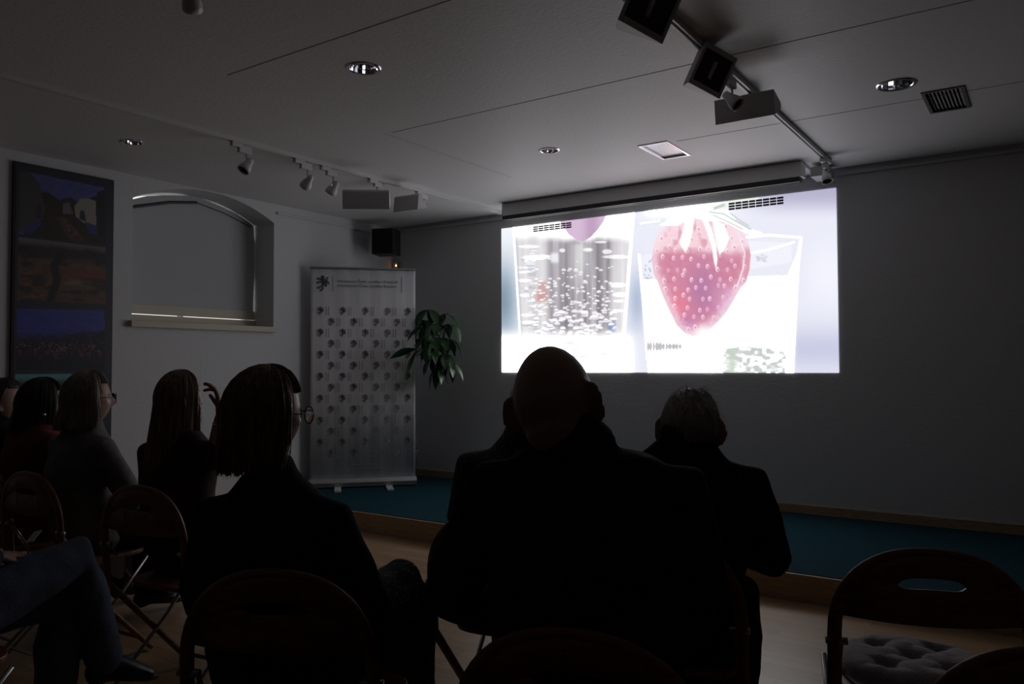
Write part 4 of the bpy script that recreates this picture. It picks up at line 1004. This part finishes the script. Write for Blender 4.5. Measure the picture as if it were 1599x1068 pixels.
# bald man in the middle
b, HM = person('bald man in a dark jumper seen from behind, seated in the middle before the picture', dict(
    pos=(-.760, 1.378), yaw=24, head=(at(867, 631, 1.545), -13, -2, -11), hs=.99, zs=1.058, zn=1.118, slope=.74, sh=.170, girth=1.04, lean=-.035, neck=.060, collar=.058, ebig=1.30, flare=60,
    arms=[((-.275, -.02, .83), (-.15, .24, .68), (.3, .9, -.1), (0, .1, 1)), ((.215, -.01, .83), (.14, .25, .66), (-.3, .9, -.1), (0, .1, 1))], legs=LEGS,
    top=M_navy, bottom=M_black, sleeve=1.02, gthick=.014))
# man in the patterned shirt
M_pat = mat_dots('patterned_shirt', (.035, .034, .030), (.085, .08, .065), 38, .30)
b, HM = person('man in a patterned dark shirt, his head hidden behind the bald man', dict(
    pos=(-1.45, 2.22), yaw=14, head=(at(834, 640, 2.64), 6, -8, 0), zs=.955, zn=1.055, sh=.182, girth=1.02, lean=-.03, neck=.062, collar=.055,
    arms=lap_arms(.25), legs=LEGS, top=M_pat, topname='shirt', bottom=M_black, sleeve=1.05))
M_hdark = mat_hair('dark_brown_hair', (.02, .013, .01), (.06, .04, .03)); M_hgrey = mat_hair('white_grey_hair', (.42, .40, .38), (.75, .73, .70)); M_hblond = mat_hair('dark_blond_hair', (.16, .105, .06), (.42, .31, .20)); M_hash = mat_hair('ash_grey_hair', (.22, .19, .16), (.48, .43, .37))
short_hair(b, HM, M_hgrey, nstr=300, sr=8); glasses(b, HM, M_dark)
# white-haired man in the black jacket
b, HM = person('white-haired man in a black jacket looking down, seated right of the bald man', dict(
    pos=(-.90, 2.20), yaw=18, head=(at(1078, 670, 2.36), 2, -22, 2), zs=.955, zn=1.055, sh=.186, girth=1.02, ebig=1.25, lean=.0, neck=.060, collar=.030, hs=1.0, flare=62,
    arms=[((-.27, .06, .76), (-.10, .33, .70), (.4, .9, .1), (0, -.1, 1)), ((.250, .04, .725), (.14, .30, .70), (-.5, .8, .1), (0, -.1, 1))], legs=[((-.13, .43, .52), (-.13, .44, .10), (-.14, .60, .045)), ((.11, .41, .52), (.03, .20, .10), (.03, .34, .045))],
    top=M_black, topname='jacket', bottom=M_navy, sleeve=1.02, gthick=.015, hem=.40, folds=.006,
    extra_top=[([(.17, .02, .62), (.185, .02, .45), (.18, .03, .31)], [(.045, .09), (.03, .085), (.018, .07)], (0, 1, 0))]))
short_hair(b, HM, M_hgrey, gap=.009, nstr=1500, ln=.035, wisps=110, sr=11, nape=106)
# woman with glasses and bobbed hair
M_dress = mat_dots('speckled_dress', (.012, .012, .018), (.16, .16, .20), 62, .26)
b, HM = person('woman with glasses and bobbed blond hair in a black jacket, left of the middle', dict(
    pos=(-1.60, 1.32), yaw=20, head=(at(416, 650, 1.97), -24, -2, 2), hs=.97, zs=.928, zn=1.01, sh=.160, girth=.95, lean=-.035, neck=.050, collar=.03,
    arms=[((-.225, -.02, .68), (-.08, .26, .66), (.4, .9, -.1), (0, .1, 1)), ((.255, .0, .66), (.10, .28, .68), (-.5, .8, -.1), (0, .1, 1))],
    legs=[((.02, .42, .510), (-.02, .42, .10), (-.02, .58, .045)), ((.14, .44, .635), (.17, .50, .23), (.20, .66, .16))],
    top=M_black, topname='jacket', bottom=M_dress, botname='dress', sleeve=1.0, gthick=.014, hem=.46,
    extra_bottom=[([(.10, .20, .60), (.15, .42, .60), (.165, .46, .52), (.17, .46, .30)], [(.10, .075), (.085, .07), (.07, .075), (.065, .05)]), ([(.0, .25, .56), (.05, .42, .52), (.09, .45, .30)], [.09, .08, .06])], bfolds=.008))
hair(b, HM, M_hblond, zend=-.132, spread=-.16, fo=97, front=56, gap=.018, nstr=800, back_in=.02, wild=.10, sr=2, sc=.97); glasses(b, HM, M_dark)
# woman with long hair raising her hand
M_bare = M_skin
b, HM = person('woman with long blond hair raising her hand to her forehead, by the window wall', dict(
    pos=(-2.92, 1.93), yaw=6, head=(at(281, 622, 3.22), -8, -3, 0), hs=.95, zs=.945, zn=1.03, sh=.172, girth=.92, lean=-.03, neck=.048, vox=.0045,
    arms=[((-.24, .02, .70), (-.08, .28, .66), (.4, .9, -.1), (0, .1, 1)), (at(338, 712, 3.14), at(345, 652, 3.13), at(341, 612, 3.13)-at(345, 652, 3.13), CV(.9, .35, .2), .62, True)],
    legs=LEGS, top=mat('dark_red_brown_top', (.045, .022, .020), .9, bump=.3, bscale=150), topname='blouse', bottom=M_black, cuff=.15))
hair(b, HM, M_hblond, zend=-.30, spread=.30, fo=114, front=50, gap=.008, nstr=800, back_in=.25, sr=4, sc=.95)
wr = MB(); wc = b.matrix_world.inverted() @ at(345, 662, 3.135); wd = (b.matrix_world.inverted().to_3x3() @ (at(345, 652, 3.13)-at(338, 712, 3.14))).normalized(); WM = axis_to(wd, wc)
wr.tube([WM @ Vector((.031*math.cos(a), .031*math.sin(a), 0)) for a in [2*math.pi*k/20 for k in range(21)]], .003, 8).obj('bracelet', M_chrome, b, smooth=True)
# woman in the pale cardigan
M_card = mat('pale_patterned_cardigan', (.16, .155, .15), .9, bump=.3, bscale=120, var=.75, vscale=14)
b, HM = person('grey-haired woman in a pale patterned cardigan, in profile before the picture panel', dict(
    pos=(-3.60, 1.89), yaw=-2, head=(at(139, 624, 3.56), -16, 0, 0), hs=1.0, zs=.945, zn=1.03, sh=.180, girth=.98, lean=-.03, neck=.050, nose=1.15,
    arms=[((-.245, .02, .70), (-.08, .28, .65), (.4, .9, -.1), (0, .1, 1)), ((.25, .06, .70), (.10, .30, .66), (-.4, .9, -.1), (0, .1, 1))],
    legs=[((-.06, .42, .52), at(262, 898, 4.10), at(268, 921, 4.18)), ((.10, .43, .52), at(283, 900, 4.06), at(290, 923, 4.14))],
    shoe=mat('silver_shoe', (.75, .75, .76), .28, metal=.7), top=M_card, topname='cardigan', bottom=M_navy, collar=.045))
hair(b, HM, M_hash, zend=-.125, spread=.10, fo=104, front=50, gap=.017, nstr=700, back_in=.22, sr=6); glasses(b, HM, M_dark)
eb = MB(); eb.ball(HM @ Vector((.074, -.012, -.052)), .006, 10, 8).obj('earring', M_chrome, b, smooth=True)
# dark-haired person in the red top
b, HM = person('dark-haired person in a dark red top with a small earring, behind the cardigan woman', dict(
    pos=(-4.07, 1.90), yaw=-4, head=(at(66, 632, 3.86), -6, -4, 0), hs=1.0, zs=.94, zn=1.02, sh=.182, lean=-.03, neck=.050,
    arms=lap_arms(.25), legs=LEGS, top=mat('dark_red_knit', (.16, .018, .02), .95, bump=.4, bscale=140), topname='jumper', bottom=M_black, collar=.04))
hair(b, HM, M_hdark, zend=-.13, spread=.02, fo=112, front=50, gap=.020, nstr=300, back_in=.15, sr=9)
eb = MB(); eb.ball(HM @ Vector((.098, -.015, -.045)), .009, 10, 8).obj('earring', M_chrome, b, smooth=True)
# person at the left edge
b, HM = person('person with short dark hair cut off by the left edge of the photo', dict(
    pos=(-4.55, 1.90), yaw=-4, head=(at(3, 628, 4.12), -20, 0, 0), zs=.95, zn=1.03, sh=.185, lean=-.03, neck=.052, arms=lap_arms(.26), legs=LEGS, top=M_black, bottom=M_black, collar=.03))
short_hair(b, HM, M_hdark, gap=.012, nstr=250, hairline=52, sr=14)
# person in blue jeans
M_jean = mat('blue_denim', (.095, .12, .19), .85, bump=.4, bscale=220, var=.2)
b, HM = person('person in blue jeans with crossed legs, cut off by the left edge at the bottom', dict(
    pos=(-2.70, .90), yaw=0, head=((0, -.02, 1.20), 0, 0, 0), zs=.97, zn=1.05, sh=.19, lean=-.04, neck=.055,
    arms=[((-.26, .02, .72), (-.10, .25, .68), (.4, .9, -.1), (0, .1, 1)), ((.26, -.02, .74), (.04, .20, .70), (-.6, .7, -.1), (0, .1, 1))],
    legs=[((-.02, .43, .515), (-.04, .43, .10), (-.04, .59, .045)), ((.03, .46, .650), (.03, .56, .27), (.05, .70, .20))],
    top=mat('dark_green_knit', (.012, .035, .030), .95, bump=.4, bscale=140), bottom=M_jean, legw=1.05))
short_hair(b, HM, M_hdark, gap=.010, nstr=200, sr=15)
# small things
ph = MB().box((-.018, -.022, 0), (.018, .022, .002)); po = ph.obj('paper_sheet', mat('paper', (.75, .75, .72), .8)); c_ = at(53, 838, 2.50)
po.matrix_world = Matrix.Translation(c_) @ rotm(20, 40, -15); tag(po, 'small white paper in the hand of the person in blue jeans', 'paper')
bp0 = at(180, 868, 3.06); bg = thing('cloth_pouch', 'small pale cloth pouch hanging from the chair of the long-haired woman', 'pouch', tuple(bp0), YAW)
q = MB(); q.prism([(-.036, -.002), (.040, .004), (.038, -.050), (.026, -.088), (-.002, -.080), (-.030, -.050)], lambda u, v, k: Vector((u, (-.012 if k else .012), v))); q.obj('pouch_body', mat('pale_cloth', (.62, .58, .48), .85), bg, bevel=.004)
hk = bg.matrix_world.inverted(); q = MB(); q.tube([(-.030, 0, -.002), (-.034, .02, .05), (-.028, .0, .004)], .002, 6); q.obj('pouch_strap', M_oak, bg)
